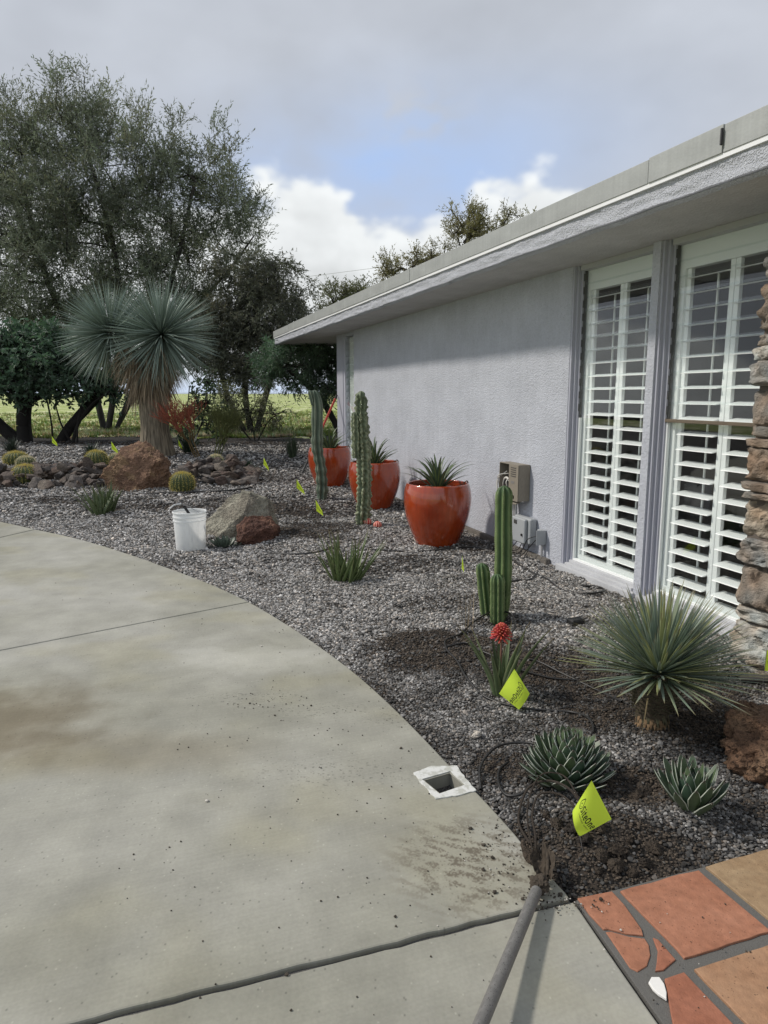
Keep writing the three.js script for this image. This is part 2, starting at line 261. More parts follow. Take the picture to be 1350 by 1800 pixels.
// driveway: concrete slabs cut by joints
const concreteTex = (() => {
  // 8 m x 10 m of the drive in one picture: trowel marks, blotches, a brown stain, scuffs and scattered specks
  const W = 2048, H = 2048, t = dataTex(0, (u, v, i, j) => {
    const x = -5 + u * 8, z = 1 - v * 10;
    const blot = fbm2(x * 0.55 + 3, z * 0.55, 4), mid = fbm2(x * 3, z * 3, 4), str = n2(x * 1.2 + z * 9 + 0.6 * blot, (x * 9 - z * 1.2) * 5.5), str2 = n2((x * 0.34 + z * 0.94) * 95, (x * 0.94 - z * 0.34) * 3.4), fine = n2(x * 130, z * 130) * 0.5 + n2(x * 61, z * 61) * 0.5;
    let k = 0.596 + 0.075 * blot + 0.05 * mid + 0.006 * str + 0.012 * str2 + 0.024 * fine;
    let c = [k * 1.0, k * 0.994, k * (0.925 + 0.03 * blot)];
    const brown = sstep(1.1, 0.1, Math.hypot((x + 1.75) / 0.62, (z + 3.0) / 0.5) + 0.3 * mid) * 0.75 + 0.35 * sstep(1.0, 0.2, Math.hypot((x + 1.15) / 0.9, (z + 2.7) / 0.25) + 0.5 * blot);
    c = [c[0] * lerp(1, 0.74, brown), c[1] * lerp(1, 0.68, brown), c[2] * lerp(1, 0.58, brown)];
    const ochre = 0.4 * sstep(0.0, 0.5, fbm2(x * 0.8 + 8, z * 1.1 + 2, 3)); c = [c[0] * (1 - 0.02 * ochre), c[1] * (1 - 0.04 * ochre), c[2] * (1 - 0.13 * ochre)];
    const pale = sstep(0.9, 0.2, Math.hypot((x + 0.75) / 0.7, (z + 3.75) / 0.28) + 0.6 * mid) * 0.09; c = c.map((q) => q + pale);
    // soil smeared by the tool near the tiles
    const sm = sstep(1.15, 0.2, Math.hypot((x - 0.27) / 0.3, (z + 2.02) / 0.3)) * sstep(-0.05, 0.45, n2(x * 9 + z * 2, z * 22 - x * 9) * 0.6 + fine * 0.75); c = [lerp(c[0], 0.36, sm * 0.8), lerp(c[1], 0.33, sm * 0.8), lerp(c[2], 0.28, sm * 0.8)];
    // scuffs of dark grit
    for (const [sx, sz, rx, rz] of [[-0.62, -3.25, 0.35, 0.07], [-0.28, -3.1, 0.3, 0.09], [-0.2, -2.55, 0.4, 0.12], [-0.9, -5.5, 0.5, 0.12], [0.1, -3.0, 0.2, 0.1]]) { const d = Math.hypot((x - sx) / rx, (z - sz) / rz); if (d < 1.3) { const q = sstep(1.3, 0.3, d) * sstep(0.5, 0.8, n2(x * 60, z * 110) * 0.6 + fbm2(x * 17, z * 40, 3) * 0.9 + 0.05); c = c.map((w) => w * (1 - 0.3 * q)); } }
    const h = Math.sin(i * 12.9898 + j * 78.233) * 43758.5453, s = h - Math.floor(h); if (s > 0.9975) c = c.map((w) => w * 0.72); else if (s < 0.0022) c = c.map((w) => w * 1.16);
    return c;
  }, true, W, H);
  return t;
})();
concreteTex.wrapS = concreteTex.wrapT = THREE.MirroredRepeatWrapping;
const grit = dataTex(512, (u, v) => 0.5 + 0.4 * tileNoise(u, v, 60, 4) + 0.25 * tileNoise(u, v, 12, 2));
const concreteMat = mat(lin(0.98, 0.98, 0.98), 0.82, { map: concreteTex, bumpMap: grit, bumpScale: 0.0025 });
const along2 = (p, q, t) => [p[0] + (q[0] - p[0]) * t, p[1] + (q[1] - p[1]) * t];
function slabGeo(pts, holes, depth = 0.1, bevel = 0.006) {
  // the outline lies in x, -z
  const s = new THREE.Shape(pts.map(([x, z]) => new THREE.Vector2(x, -z)));
  for (const h of holes ?? []) s.holes.push(new THREE.Path(h.map(([x, z]) => new THREE.Vector2(x, -z))));
  const g = new THREE.ExtrudeGeometry(s, { depth: depth - bevel, bevelEnabled: bevel > 0, bevelSize: bevel, bevelThickness: bevel, bevelOffset: -bevel, bevelSegments: 2, steps: 1 });
  g.rotateX(-Math.PI / 2); g.translate(0, -depth, 0);
  const p = g.attributes.position, uv = g.attributes.uv;
  for (let i = 0; i < p.count; i++) uv.setXY(i, (p.getX(i) + 5) / 8, (1 - p.getZ(i)) / 10);
  return g;
}
const wob = (a, b, n, amp) => { const o = []; for (let i = 0; i <= n; i++) { const q = along2(a, b, i / n), k = amp * n2(q[0] * 9, q[1] * 9) + amp * 0.7 * n2(q[0] * 31, q[1] * 31); o.push([q[0] + k * 0.3, q[1] + k]); } return o; };
{
  const drive = setting('driveway', null, null, 'curved pale concrete driveway of large slabs');
  const edge = (x0, x1) => EDGE_PTS.filter((p) => p.x > x0 && p.x < x1).map((p) => [p.x, p.z]);
  const J1a = [-0.956, -4.848], J1b = [-5.95, -0.998], J2a = [0.546, -1.856], J2b = [-6.2, 0.368], J0a = [-3.764, -7.555], J0b = [-5.95, -1.1];
  const up = (p, g) => [p[0] - g * 0.6, p[1] - g * 0.78], dn = (p, g) => [p[0] + g * 0.6, p[1] + g * 0.78];
  // slab beyond the far joint
  mesh('concrete_slab', slabGeo([[-14, -1.0], ...edge(-14.1, -3.79), [-3.79, -7.575], [-5.97, -1.1]]), concreteMat, drive);
  mesh('concrete_slab', slabGeo([[-3.772, -7.558], ...edge(-3.76, -0.962), up(J1a, 0.006), up(J1b, 0.006)]), concreteMat, drive);
  const hole = [[0.145, -2.5], [0.256, -2.558], [0.304, -2.462], [0.203, -2.402]];
  mesh('concrete_slab', slabGeo([dn(J1b, 0.006), dn(J1a, 0.006), ...edge(-0.945, 0.54), ...wob([0.54, -1.863], [-6.2, 0.36], 160, 0.003), [-6.3, 0]], [hole]), concreteMat, drive);
  mesh('concrete_slab', slabGeo([...wob([-6.2, 0.379], [0.55, -1.846], 160, 0.003), [0.585, -1.683], [0.626, -1.503], [0.66, -1.36], [0.9, -0.2], [0.9, 2], [-6.2, 2]]), concreteMat, drive);
  // joint filler lies low in the gaps
  mesh('joint_filler', box(16, 0.02, 12, -6, -0.085, -4), mat(lin(0.055, 0.05, 0.045), 0.95, { bumpMap: rep(grit, 8), bumpScale: 0.01 }), drive);
  // the square cut out for a drain
  const sealant = mat(lin(0.12, 0.117, 0.11), 0.9, { bumpMap: rep(grit, 5), bumpScale: 0.006 });
  for (const [p, q, w, y] of [[J1a, J1b, 0.03, -0.014], [J2a, J2b, 0.05, -0.016], [J0a, J0b, 0.04, -0.014]]) { const dx = q[0] - p[0], dz = q[1] - p[1], l = Math.hypot(dx, dz), ox = (-dz / l) * w / 2, oz = (dx / l) * w / 2, g = slabGeo([[p[0] + ox, p[1] + oz], [q[0] + ox, q[1] + oz], [q[0] - ox, q[1] - oz], [p[0] - ox, p[1] - oz]], null, 0.05, 0); g.translate(0, y, 0); mesh('joint_sealant', boxUV(g), sealant, drive); }
  mesh('drain_hole_bottom', box(0.21, 0.03, 0.21, 0.226, -0.07, -2.482), mat(lin(0.5, 0.48, 0.45), 0.95, { map: rep(gravelTex, 1.6), bumpMap: rep(grit, 0.3), bumpScale: 0.02 }), drive);
  const outer = []; seed(3);
  const oc = [[0.112, -2.545], [0.19, -2.6], [0.285, -2.6], [0.318, -2.49], [0.342, -2.425], [0.26, -2.388], [0.186, -2.368], [0.165, -2.42], [0.14, -2.475]];
  oc.forEach((p, i) => { const q = oc[(i + 1) % oc.length]; for (let k = 0; k < 6; k++) { const w = along2(p, q, k / 6); outer.push([w[0] + R(-0.003, 0.003), w[1] + R(-0.003, 0.003)]); } });
  const pg = slabGeo(outer, [hole.map(([x, z]) => [0.2285 + (x - 0.2285) * 1.03, -2.482 + (z + 2.482) * 1.03])], 0.004, 0.001); pg.translate(0, 0.0045, 0);
  const paint = boxUV(pg, 1);
  mesh('white_paint_patch', paint, mat(lin(0.74, 0.75, 0.74), 0.7, { map: dataTex(256, (u, v) => { const k = sstep(-0.25, 0.1, tileNoise(u, v, 6, 5)); return [lerp(0.82, 0.95, k), lerp(0.82, 0.95, k), lerp(0.79, 0.94, k)]; }, true) }), drive, 'worn white paint around the square drain cutout');
  paint.attributes.uv.array.forEach((w, i, a) => { a[i] = w * 4; });
}

// terracotta tiles by the corner of the drive
const groutMat = mat(lin(0.13, 0.127, 0.118), 0.95, { bumpMap: rep(grit, 6), bumpScale: 0.003 });
const clayTex = dataTex(512, (u, v) => { const a = tileNoise(u, v, 3, 5), b = tileNoise(u + 0.3, v, 14, 4), pit = sstep(0.42, 0.5, tileNoise(u, v + 0.2, 40, 2)), k = 0.86 + 0.12 * a + 0.1 * b - 0.25 * pit; return [k, k * (0.97 + 0.05 * a), k * (0.95 + 0.09 * a)]; }, true);
const clayMats = [[0.50, 0.235, 0.145], [0.46, 0.195, 0.12], [0.46, 0.34, 0.205], [0.49, 0.30, 0.18]].map(([r, g, b]) => mat(lin(r, g, b), 0.7, { map: clayTex, bumpMap: grit, bumpScale: 0.0015 }));
{
  const paving = setting('tile_paving', null, null, 'terracotta tile paving with dark grout beside the driveway');
  const P = (lat, al) => { const q = hp(lat, al); return [q[0], q[2]]; };
  mesh('grout_bed', (() => { const g = slabGeo([[0.556, -1.853], P(1.24, 1.574), P(2.6, 1.568), P(2.6, -1), P(0.94, -0.2), [0.672, -1.36], [0.638, -1.503], [0.597, -1.683]], null, 0.1, 0.002); g.translate(0, -0.0025, 0); return boxUV(g); })(), groutMat, paving);
  const tile = (pts, m, dy = 0) => { const g = boxUV(slabGeo(pts, null, 0.02, 0.002), 2.2); g.translate(0, 0.004 + dy, 0); const o = mesh('tile', g, m, paving); return o; };
  const J = () => R(-0.003, 0.003); seed(17);
  const quad = (l0, l1, a0, a1) => [...wob(P(l0 + J(), a1 + J()), P(l1 + J(), a1 + J()), 8, 0.002), ...wob(P(l1 + J(), a1), P(l1 + J(), a0 + J()), 8, 0.002).slice(1), ...wob(P(l1, a0 + J()), P(l0 + J(), a0 + J()), 8, 0.002).slice(1), ...wob(P(l0 + J(), a0), P(l0, a1), 8, 0.002).slice(1, -1)];
  tile(quad(1.268, 1.556, 1.292, 1.562), clayMats[0]);
  tile(quad(1.588, 1.89, 1.292, 1.566), clayMats[2], 0.002);
  tile(quad(1.922, 2.22, 1.292, 1.566), clayMats[3]);
  tile(quad(1.262, 1.556, 0.975, 1.257), clayMats[3], 0.001);
  tile(quad(1.588, 1.885, 0.975, 1.257), clayMats[1]);
  tile(quad(0.955, 1.23, 0.975, 1.257).map(([x, z], i, a) => [Math.max(x, 0.655 + (z + 1.36) * -0.24 - 0.001), z]), clayMats[1], 0.001);
  tile(quad(1.262, 1.556, 0.66, 0.945), clayMats[1]); tile(quad(0.955, 1.23, 0.66, 0.945), clayMats[0]); tile(quad(1.588, 1.885, 0.66, 0.945), clayMats[2]);
  for (let i = 0; i < 5; i++) for (let j = 0; j < 9; j++) { const l0 = 0.955 + i * 0.3165, a1 = 1.566 - j * 0.3165; if (j < 3 && i < 4 && !(i === 3 && j > 0)) continue; tile(quad(l0, l0 + 0.285, a1 - 0.285, a1), clayMats[Math.floor(R(4))], R(-0.001, 0.002)); }
  // the broken one: three pieces with open cracks
  const A = [0.563, -1.856], B = [0.672, -1.885], cr = [[0.697, -1.79], [0.706, -1.735], [0.716, -1.69], [0.705, -1.64], [0.682, -1.605], [0.655, -1.588]];
  tile([A, [0.62, -1.872], B, [0.69, -1.83], cr[0], cr[1], [0.702, -1.712], [0.66, -1.718], [0.615, -1.736], [0.602, -1.735], [0.58, -1.79]], clayMats[0], -0.001);
  tile([[0.606, -1.727], [0.62, -1.728], [0.662, -1.71], [0.703, -1.703], [0.706, -1.68], [0.697, -1.645], [0.675, -1.61], [0.645, -1.592], [0.63, -1.604]], clayMats[0], -0.003);
  tile([[0.726, -1.705], [0.738, -1.698], [0.757, -1.63], [0.712, -1.596], [0.69, -1.592], [0.705, -1.622], [0.722, -1.66]], clayMats[1], -0.002);
  const wp = slabGeo([[0.657, -1.55], [0.67, -1.566], [0.69, -1.566], [0.694, -1.545], [0.69, -1.52], [0.682, -1.5], [0.668, -1.515], [0.66, -1.53]], null, 0.006, 0.002); wp.translate(0, 0.0095, 0);
  mesh('white_paint_blot', wp, mat(lin(0.78, 0.77, 0.74), 0.7, { bumpMap: grit, bumpScale: 0.002 }), paving, 'blot of white plaster on the edge of a tile');
}

// ---------------------------------------------------------------- house (its own axes: x into the house, -z along the front, away)
const rockBump = dataTex(512, (u, v) => { const a = tileNoise(u, v, 8, 5), r = 1 - Math.abs(tileNoise(u + 0.3, v, 12, 4)) * 2; return 0.4 + 0.35 * a + 0.3 * r; });
const stuccoBump = dataTex(1024, (u, v) => { const a = tileNoise(u, v, 60, 3), b = tileNoise(u + 0.2, v, 22, 2), c = tileNoise(u, v, 6, 2); return 0.3 + 0.4 * sstep(-0.3, 0.4, a) + 0.2 * b + 0.12 * c; });
const stuccoTex = dataTex(1024, (u, v) => { const a = tileNoise(u, v, 3, 5), d = tileNoise(u, v * 0.06 + 0.1, 16, 3), s = tileNoise(u, v, 60, 3), speck = sstep(0.34, 0.5, tileNoise(u + 0.5, v, 90, 2)); const k = 0.86 + 0.085 * a + 0.03 * d + 0.05 * s - 0.1 * speck; return [k, k * 1.003, k * 1.012]; }, true);
const stuccoMat = mat(lin(0.665, 0.69, 0.745), 0.93, { map: rep(stuccoTex, 0.5), bumpMap: rep(stuccoBump, 0.9), bumpScale: 0.008 });
const fasciaMat = mat(lin(0.65, 0.67, 0.715), 0.93, { map: rep(stuccoTex, 0.9), bumpMap: rep(stuccoBump, 1.3), bumpScale: 0.012 });
const soffitMat = mat(lin(0.68, 0.67, 0.645), 0.95, { map: rep(stuccoTex, 0.7), bumpMap: rep(stuccoBump, 0.8), bumpScale: 0.006 });
const flashTex = dataTex(512, (u, v) => { const a = tileNoise(u, v, 4, 4), s = tileNoise(u, 0.1, 50, 3), b = tileNoise(u, v, 70, 2); const k = 0.84 + 0.06 * a + 0.05 * s + 0.05 * b; return [k, k, k * 0.985]; }, true);
const flashMat = mat(lin(0.53, 0.55, 0.555), 0.55, { map: rep(flashTex, 0.6, 1.5), metalness: 0.15 });
const stripMat = mat(lin(0.8, 0.81, 0.82), 0.5);
const trimMat = mat(lin(0.40, 0.41, 0.47), 0.6);
const whiteMat = mat(lin(0.84, 0.86, 0.85), 0.42);
const shutterMat = mat(lin(0.9, 0.915, 0.91), 0.38);
const sillMat = mat(lin(0.72, 0.73, 0.74), 0.75, { map: rep(stuccoTex, 1.5), bumpMap: rep(stuccoBump, 2), bumpScale: 0.003 });
const glassMat = new THREE.MeshPhysicalMaterial({ color: lin(0.97, 0.985, 0.98), roughness: 0.02, transmission: 1, thickness: 0, ior: 1.5, side: THREE.DoubleSide });
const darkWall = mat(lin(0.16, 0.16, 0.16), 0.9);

const house = thing('house', 'single-storey grey stucco house with wide flat eave and white shuttered windows', 'house', [0, 0, 0], TH);
const EAVE = 2.44, WX = 3.27;                     // soffit height, wall face
// box between lat x0..x1, along a0..a1, height y0..y1
const hb = (x0, x1, a0, a1, y0, y1, r = 0) => boxUV(box(x1 - x0, y1 - y0, a1 - a0, (x0 + x1) / 2, (y0 + y1) / 2, -(a0 + a1) / 2, r));
// walls
mesh('wall', hb(WX, WX + 0.16, 5.0, 11.05, -0.15, EAVE), stuccoMat, house, 'smooth grey stucco front wall behind the pots');
mesh('wall', hb(WX, WX + 0.16, -6, 2.55, -0.15, EAVE), stuccoMat, house);
mesh('wall', hb(WX + 0.12, 10, 11.97, 12.08, -0.15, EAVE), stuccoMat, house);
mesh('wall', hb(10, 10.2, -6, 12.08, -0.15, EAVE), stuccoMat, house);
mesh('wall', hb(WX + 0.17, 10, -6, -5.85, -0.15, EAVE), stuccoMat, house);
mesh('corner_post', hb(WX, WX + 0.115, 11.7, 12.08, -0.15, EAVE), trimMat, house);
// weathered footing strip along the wall
mesh('footing', hb(WX - 0.05, WX - 0.002, 5.15, 11.0, -0.15, 0.055, 0.012), mat(lin(0.27, 0.245, 0.21), 0.95, { map: rep(stuccoTex, 1.2), bumpMap: rep(stuccoBump, 1.2), bumpScale: 0.02 }), house);
// room behind the windows
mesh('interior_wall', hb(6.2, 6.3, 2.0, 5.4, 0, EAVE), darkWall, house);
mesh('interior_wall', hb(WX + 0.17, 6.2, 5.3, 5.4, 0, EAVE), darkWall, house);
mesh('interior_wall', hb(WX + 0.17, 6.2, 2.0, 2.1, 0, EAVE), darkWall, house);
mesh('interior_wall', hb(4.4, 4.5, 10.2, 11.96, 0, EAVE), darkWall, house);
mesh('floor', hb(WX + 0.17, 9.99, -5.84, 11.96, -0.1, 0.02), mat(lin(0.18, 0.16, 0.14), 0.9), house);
// roof: slab, stucco fascia, drip strip, metal edging in lengths
const FX = 2.68, RE = 14.7;
const roof = mesh('roof', hb(FX + 0.05, 10.6, -7, RE - 0.05, EAVE + 0.002, 2.63), mat(lin(0.4, 0.4, 0.39), 0.9), house);
mesh('soffit', hb(FX + 0.02, WX + 0.3, -7, RE - 0.02, EAVE - 0.012, EAVE), soffitMat, roof);
mesh('soffit', hb(WX + 0.301, 10.5, 12.09, RE - 0.02, EAVE - 0.012, EAVE), soffitMat, roof);
{
  // hand-trowelled lower edge: a slightly uneven band
  const band = (len, f) => gridGeo(Math.round(len / 0.04), 10, (u, v) => { const s = u * len, bulge = 0.006 * n2(s * 2.2, v * 2) + 0.004 * n2(s * 9, v * 5); const y = EAVE - 0.02 + 0.004 * n2(s * 1.3, 5) * (1 - v) + v * 0.125; return f(s, y, (v === 0 ? 0.03 : 0) - bulge); });
  const front = boxUV(band(RE + 7, (s, y, d) => [FX + 0.004 + d, y, -(s - 7)])); mesh('fascia', front, fasciaMat, roof);
  const end = boxUV(band(7.9, (s, y, d) => [FX + 0.004 + s, y, -(RE - d)])); mesh('fascia', end, fasciaMat, roof);
  mesh('drip_strip', join([hb(FX - 0.012, FX + 0.03, -7, RE + 0.012, 2.545, 2.567), hb(FX + 0.03, 10.6, RE - 0.03, RE + 0.012, 2.545, 2.567)]), stripMat, roof);
  const cuts = [-7, -1.6, 2.87, 3.395, 6.99, 10.3, 13.2, RE + 0.02];
  for (let i = 0; i < cuts.length - 1; i++) mesh('edge_flashing', hb(FX - 0.02 + 0.003 * (i % 2), FX + 0.05, cuts[i] + 0.003, cuts[i + 1] - 0.003, 2.5672, 2.69 + 0.003 * (i % 3), 0.003), flashMat, roof);
  mesh('edge_flashing', hb(FX + 0.05, 10.6, RE - 0.05, RE + 0.02, 2.5672, 2.69, 0.003), flashMat, roof);
  // lifted end of the edging over a joint
  mesh('flashing_tab', hb(FX - 0.034, FX - 0.021, 2.866, 2.876, 2.60, 2.675, 0.003), mat(lin(0.03, 0.03, 0.035), 0.6), roof);
}
// window openings
function shutterWindow(a0, a1, y0, label, rail) {
  // a0 near side, a1 far side of the opening
  const w = new THREE.Group(); w.name = 'window'; w.userData.label = label; house.add(w);
  // stepped jamb on the far side, plain one on the near side
  for (let k = 0; k < 3; k++) mesh('jamb', hb(WX + 0.004 + k * 0.026, WX + 0.15, a1 - 0.02 * (k + 1), a1 - 0.02 * k, 0.02, EAVE - 0.013), trimMat, w);
  mesh('jamb', hb(WX + 0.02, WX + 0.15, a0, a0 + 0.03, 0.02, EAVE - 0.013), trimMat, w);
  const f1 = a1 - 0.06, f0 = a0 + 0.03, GX = WX + 0.082;
  mesh('head', hb(WX + 0.03, WX + 0.15, f0, f1, EAVE - 0.05, EAVE - 0.013), mat(lin(0.42, 0.43, 0.43), 0.7), w);
  mesh('sill', join([hb(WX - 0.045, WX + 0.15, a0 - 0.02, a1 + 0.015, -0.1, y0, 0.006), hb(WX - 0.005, WX + 0.15, f0, f1, y0, y0 + 0.022, 0.003), hb(WX + 0.035, WX + 0.15, f0, f1, y0 + 0.022, y0 + 0.04, 0.003)]), sillMat, w);
  // white frame set behind the glass
  const yb = y0 + 0.04, yt = EAVE - 0.05, SX = WX + 0.13;
  mesh('frame', join([hb(SX - 0.03, SX + 0.03, f1 - 0.05, f1, yb, yt), hb(SX - 0.03, SX + 0.03, f0, f0 + 0.05, yb, yt), hb(SX - 0.03, SX + 0.03, f0 + 0.05, f1 - 0.05, yt - 0.15, yt), hb(SX - 0.03, SX + 0.03, f0 + 0.05, f1 - 0.05, yb, yb + 0.05)]), whiteMat, w);
  mesh('glazing_bead', join([hb(GX - 0.014, GX + 0.01, f1 - 0.014, f1, yb, 1.26), hb(GX - 0.014, GX + 0.01, f0, f0 + 0.014, yb, 1.26), hb(GX - 0.014, GX + 0.01, f0 + 0.014, f1 - 0.014, yb, yb + 0.014)]), whiteMat, w);
  // glass: one fixed pane below, a stack of glass louvres above
  mesh('glass_pane', hb(GX - 0.002, GX + 0.002, f0 + 0.012, f1 - 0.012, yb + 0.012, 1.26), glassMat, w);
  if (rail) mesh('rail', hb(GX - 0.03, GX + 0.012, f0, f1, 1.262, 1.284, 0.004), mat(lin(0.30, 0.24, 0.17), 0.9, { map: rep(stuccoTex, 3), bumpMap: rep(stuccoBump, 3, 20), bumpScale: 0.004 }), w, 'weathered wooden rail under the glass louvres');
  const n = 11, h0 = 1.29, step = (yt - h0) / n, pane = box(0.005, step + 0.016, f1 - f0 - 0.03);
  for (let k = 0; k < n; k++) { const o = mesh('glass_louvre', pane, glassMat, w); o.position.set(GX - 0.004, h0 + (k + 0.5) * step, -(f0 + f1) / 2); o.rotation.z = -0.12; }
  // hinge channel of the louvres
  const clip = []; for (let k = 0; k < n; k++) clip.push(box(0.012, step * 0.55, 0.007, GX - 0.016, h0 + (k + 0.5) * step, -(f1 - 0.004)));
  clip.push(hb(GX - 0.012, GX + 0.008, f1 - 0.008, f1 - 0.001, 1.2, yt));
  mesh('louvre_track', join(clip.map((g) => strip(g))), mat(lin(0.10, 0.10, 0.10), 0.5, { metalness: 0.4 }), w);
  // two shutter leaves with tilted slats
  const sy0 = yb + 0.05, sy1 = yt - 0.15, i0 = f0 + 0.05, i1 = f1 - 0.05, half = (i1 - i0) / 2, ns = 21, pitch = (sy1 - sy0 - 0.02) / ns;
  for (const [b0, b1] of [[i0, i0 + half - 0.002], [i0 + half + 0.002, i1]]) {
    const st = 0.037;
    mesh('stile', hb(SX - 0.014, SX + 0.014, b0, b0 + st, sy0, sy1, 0.003), shutterMat, w);
    mesh('stile', hb(SX - 0.014, SX + 0.014, b1 - st, b1, sy0, sy1, 0.003), shutterMat, w);
    const len = b1 - b0 - st * 2 - 0.002, slat = strip(new THREE.CylinderGeometry(0.054, 0.054, len, 16, 1)); slat.scale(1, 1, 0.09); slat.rotateX(Math.PI / 2); slat.rotateZ(Math.PI); slat.computeVertexNormals();
    const sg = toCreasedNormals(slat, 0.9);
    for (let k = 0; k < ns; k++) { const o = mesh('slat', sg, shutterMat, w); o.position.set(SX, sy0 + 0.012 + (k + 0.5) * pitch, -(b0 + b1) / 2); o.rotation.z = 0.2 + R(-0.012, 0.012); }
    mesh('tilt_rod', hb(SX + 0.05, SX + 0.06, (b0 + b1) / 2 - 0.006, (b0 + b1) / 2 + 0.006, sy0 + 0.05, sy1 - 0.05), shutterMat, w);
  }
}
seed(21);
shutterWindow(4.06, 5.0, 0.055, 'narrow shuttered window next to the stucco wall', false);
mesh('mullion', hb(WX - 0.012, WX + 0.16, 3.985, 4.06, -0.1, EAVE - 0.013), stuccoMat, house);
shutterWindow(3.0, 3.985, 0.055, 'shuttered window beside the stone pillar', true);
mesh('wall', hb(WX, WX + 0.16, 2.551, 2.999, -0.15, EAVE), stuccoMat, house);
{
  // slim louvred window by the far corner post
  const w = new THREE.Group(); w.name = 'window'; w.userData.label = 'slim louvred window beside the far corner post'; house.add(w);
  mesh('frame', join([hb(WX + 0.01, WX + 0.11, 11.6, 11.7, -0.1, EAVE - 0.013), hb(WX + 0.01, WX + 0.11, 11.05, 11.09, -0.1, EAVE - 0.013), hb(WX + 0.01, WX + 0.11, 11.09, 11.6, -0.1, 0.35), hb(WX + 0.01, WX + 0.11, 11.09, 11.6, EAVE - 0.06, EAVE - 0.013)]), trimMat, w);
  const pane = box(0.006, 0.115, 0.5);
  for (let k = 0; k < 18; k++) { const o = mesh('glass_louvre', pane, glassMat, w); o.position.set(WX + 0.03, 0.41 + k * 0.112, -11.345); o.rotation.z = -0.2; }
  mesh('curtain', gridGeo(40, 1, (u, v) => [WX + 0.085 + 0.008 * Math.sin(u * 34), 0.36 + v * 2.0, -(11.095 + u * 0.5)]), mat(lin(0.78, 0.8, 0.78), 0.9), w);
}

// stone pillar: split stones, one by one
{
  const pillar = thing('stone_pillar', 'pillar of stacked rough split stones beside the shuttered window', 'pillar', hp(3.15, 2.55), TH); pillar.userData.kind = 'thing';
  mesh('mortar_core', box(0.26, 2.53, 0.66, 0, 1.165, 0), mat(lin(0.12, 0.10, 0.085), 0.95), pillar);
  const cols = { tan: [0.40, 0.34, 0.265], pale: [0.50, 0.465, 0.40], brown: [0.25, 0.19, 0.14], wood: [0.28, 0.235, 0.19], grey: [0.34, 0.315, 0.28] };
  // courses from the ground up: [height, kind, split]
  const courses = [[0.07, 'grey', 3], [0.055, 'grey', 2], [0.235, 'pale', 2], [0.075, 'pale', 3], [0.225, 'wood', 2], [0.14, 'pale', 2], [0.215, 'tan', 2], [0.035, 'wood', 2], [0.05, 'wood', 3], [0.18, 'brown', 2], [0.045, 'wood', 2], [0.06, 'wood', 3], [0.2, 'brown', 2], [0.13, 'wood', 2], [0.075, 'pale', 3], [0.06, 'grey', 2], [0.26, 'brown', 2], [0.12, 'tan', 2], [0.23, 'brown', 2]];
  const stoneMat = mat(lin(1, 1, 1), 0.95, { vertexColors: true, bumpMap: rep(rockBump, 5), bumpScale: 0.012 });
  let y = -0.1; seed(77);
  const stone = (w, h, d, kind) => {
    const g0 = mergeVertices(strip(new THREE.BoxGeometry(1, 1, 1, 16, 16, 16)).deleteAttribute('uv').deleteAttribute('normal')), p = g0.attributes.position, o = R(100), base = cols[kind], ph = R(0.5, 1);
    for (let i = 0; i < p.count; i++) {
      const v = V(p.getX(i), p.getY(i), p.getZ(i)), r = v.clone().multiplyScalar(2), k = Math.pow(Math.abs(r.x) ** 7 + Math.abs(r.y) ** 7 + Math.abs(r.z) ** 7, 1 / 7); v.multiplyScalar(1 / Math.max(k, 0.8));
      const q = V(v.x * w, v.y * h, v.z * d), n1 = fbm3(q.x * 9 + o, q.y * (kind === 'wood' ? 4 : 9), q.z * 9, 3), ridge = kind === 'wood' ? 0.5 * n3(q.x * 55, q.y * 6, q.z * 55 + o) : n3(q.x * 28, q.y * 28, q.z * 28 + o) * 0.5;
      const s = 1 + 0.22 * n1; v.set(q.x * s + Math.sign(q.x) * 0.008 * ridge, q.y * (1 + 0.07 * n1), q.z * s + 0.008 * ridge); p.setXYZ(i, v.x, v.y, v.z);
    }
    g0.computeVertexNormals(); const g = boxUV(toCreasedNormals(g0, 0.75));
    return colorBy(g, (x, yy, z) => { const a = fbm3(x * 14 + o, yy * (kind === 'wood' ? 3 : 14), z * 14, 4), f = n3(x * 90, yy * (kind === 'wood' ? 12 : 90), z * 90), k = 0.95 * ph ** 0.3 + 0.55 * a + 0.22 * f, warm = 1 + 0.25 * n3(x * 6, yy * 6 + o, z * 6); return [base[0] * k * lerp(1, warm, 0.6), base[1] * k, base[2] * k * lerp(1, 2 - warm, 0.5)].map((c) => Math.max(0.02, c)); });
  };
  for (const [h, kind, n] of courses) {
    let z = 0.36;                         // far edge of the pillar, towards the window
    const cuts = []; let left = 0.72; for (let i = 0; i < n; i++) { const s = i === n - 1 ? left : left * R(0.35, 0.62); cuts.push(s); left -= s; }
    for (const s of cuts) {
      const kk = R() < 0.72 ? kind : ['tan', 'pale', 'grey', 'wood'][Math.floor(R(4))];
      const o = mesh('stone', stone(0.34 + R(-0.03, 0.05), h * 0.985, s * 0.985, kk), stoneMat, pillar); o.position.set(R(-0.02, 0.02), y + h / 2, -(z - s / 2)); o.rotation.set(R(-0.03, 0.03), 0, R(-0.03, 0.03)); z -= s;
    }
    y += h;
  }
}

// ---------------------------------------------------------------- leaves, cacti, rocks
const vcol = (rough = 0.7, extra = {}) => mat(lin(1, 1, 1), rough, { vertexColors: true, ...extra });
const leafMat = vcol(0.5), succMat = vcol(0.45), dryMat = vcol(0.9), rockMat = vcol(0.95, { bumpMap: rep(rockBump, 3), bumpScale: 0.028 }), woodMat = vcol(0.95), cactusMat = vcol(0.6);
const thinLeafMat = vcol(1, { transmission: 0.25, thickness: 0 });

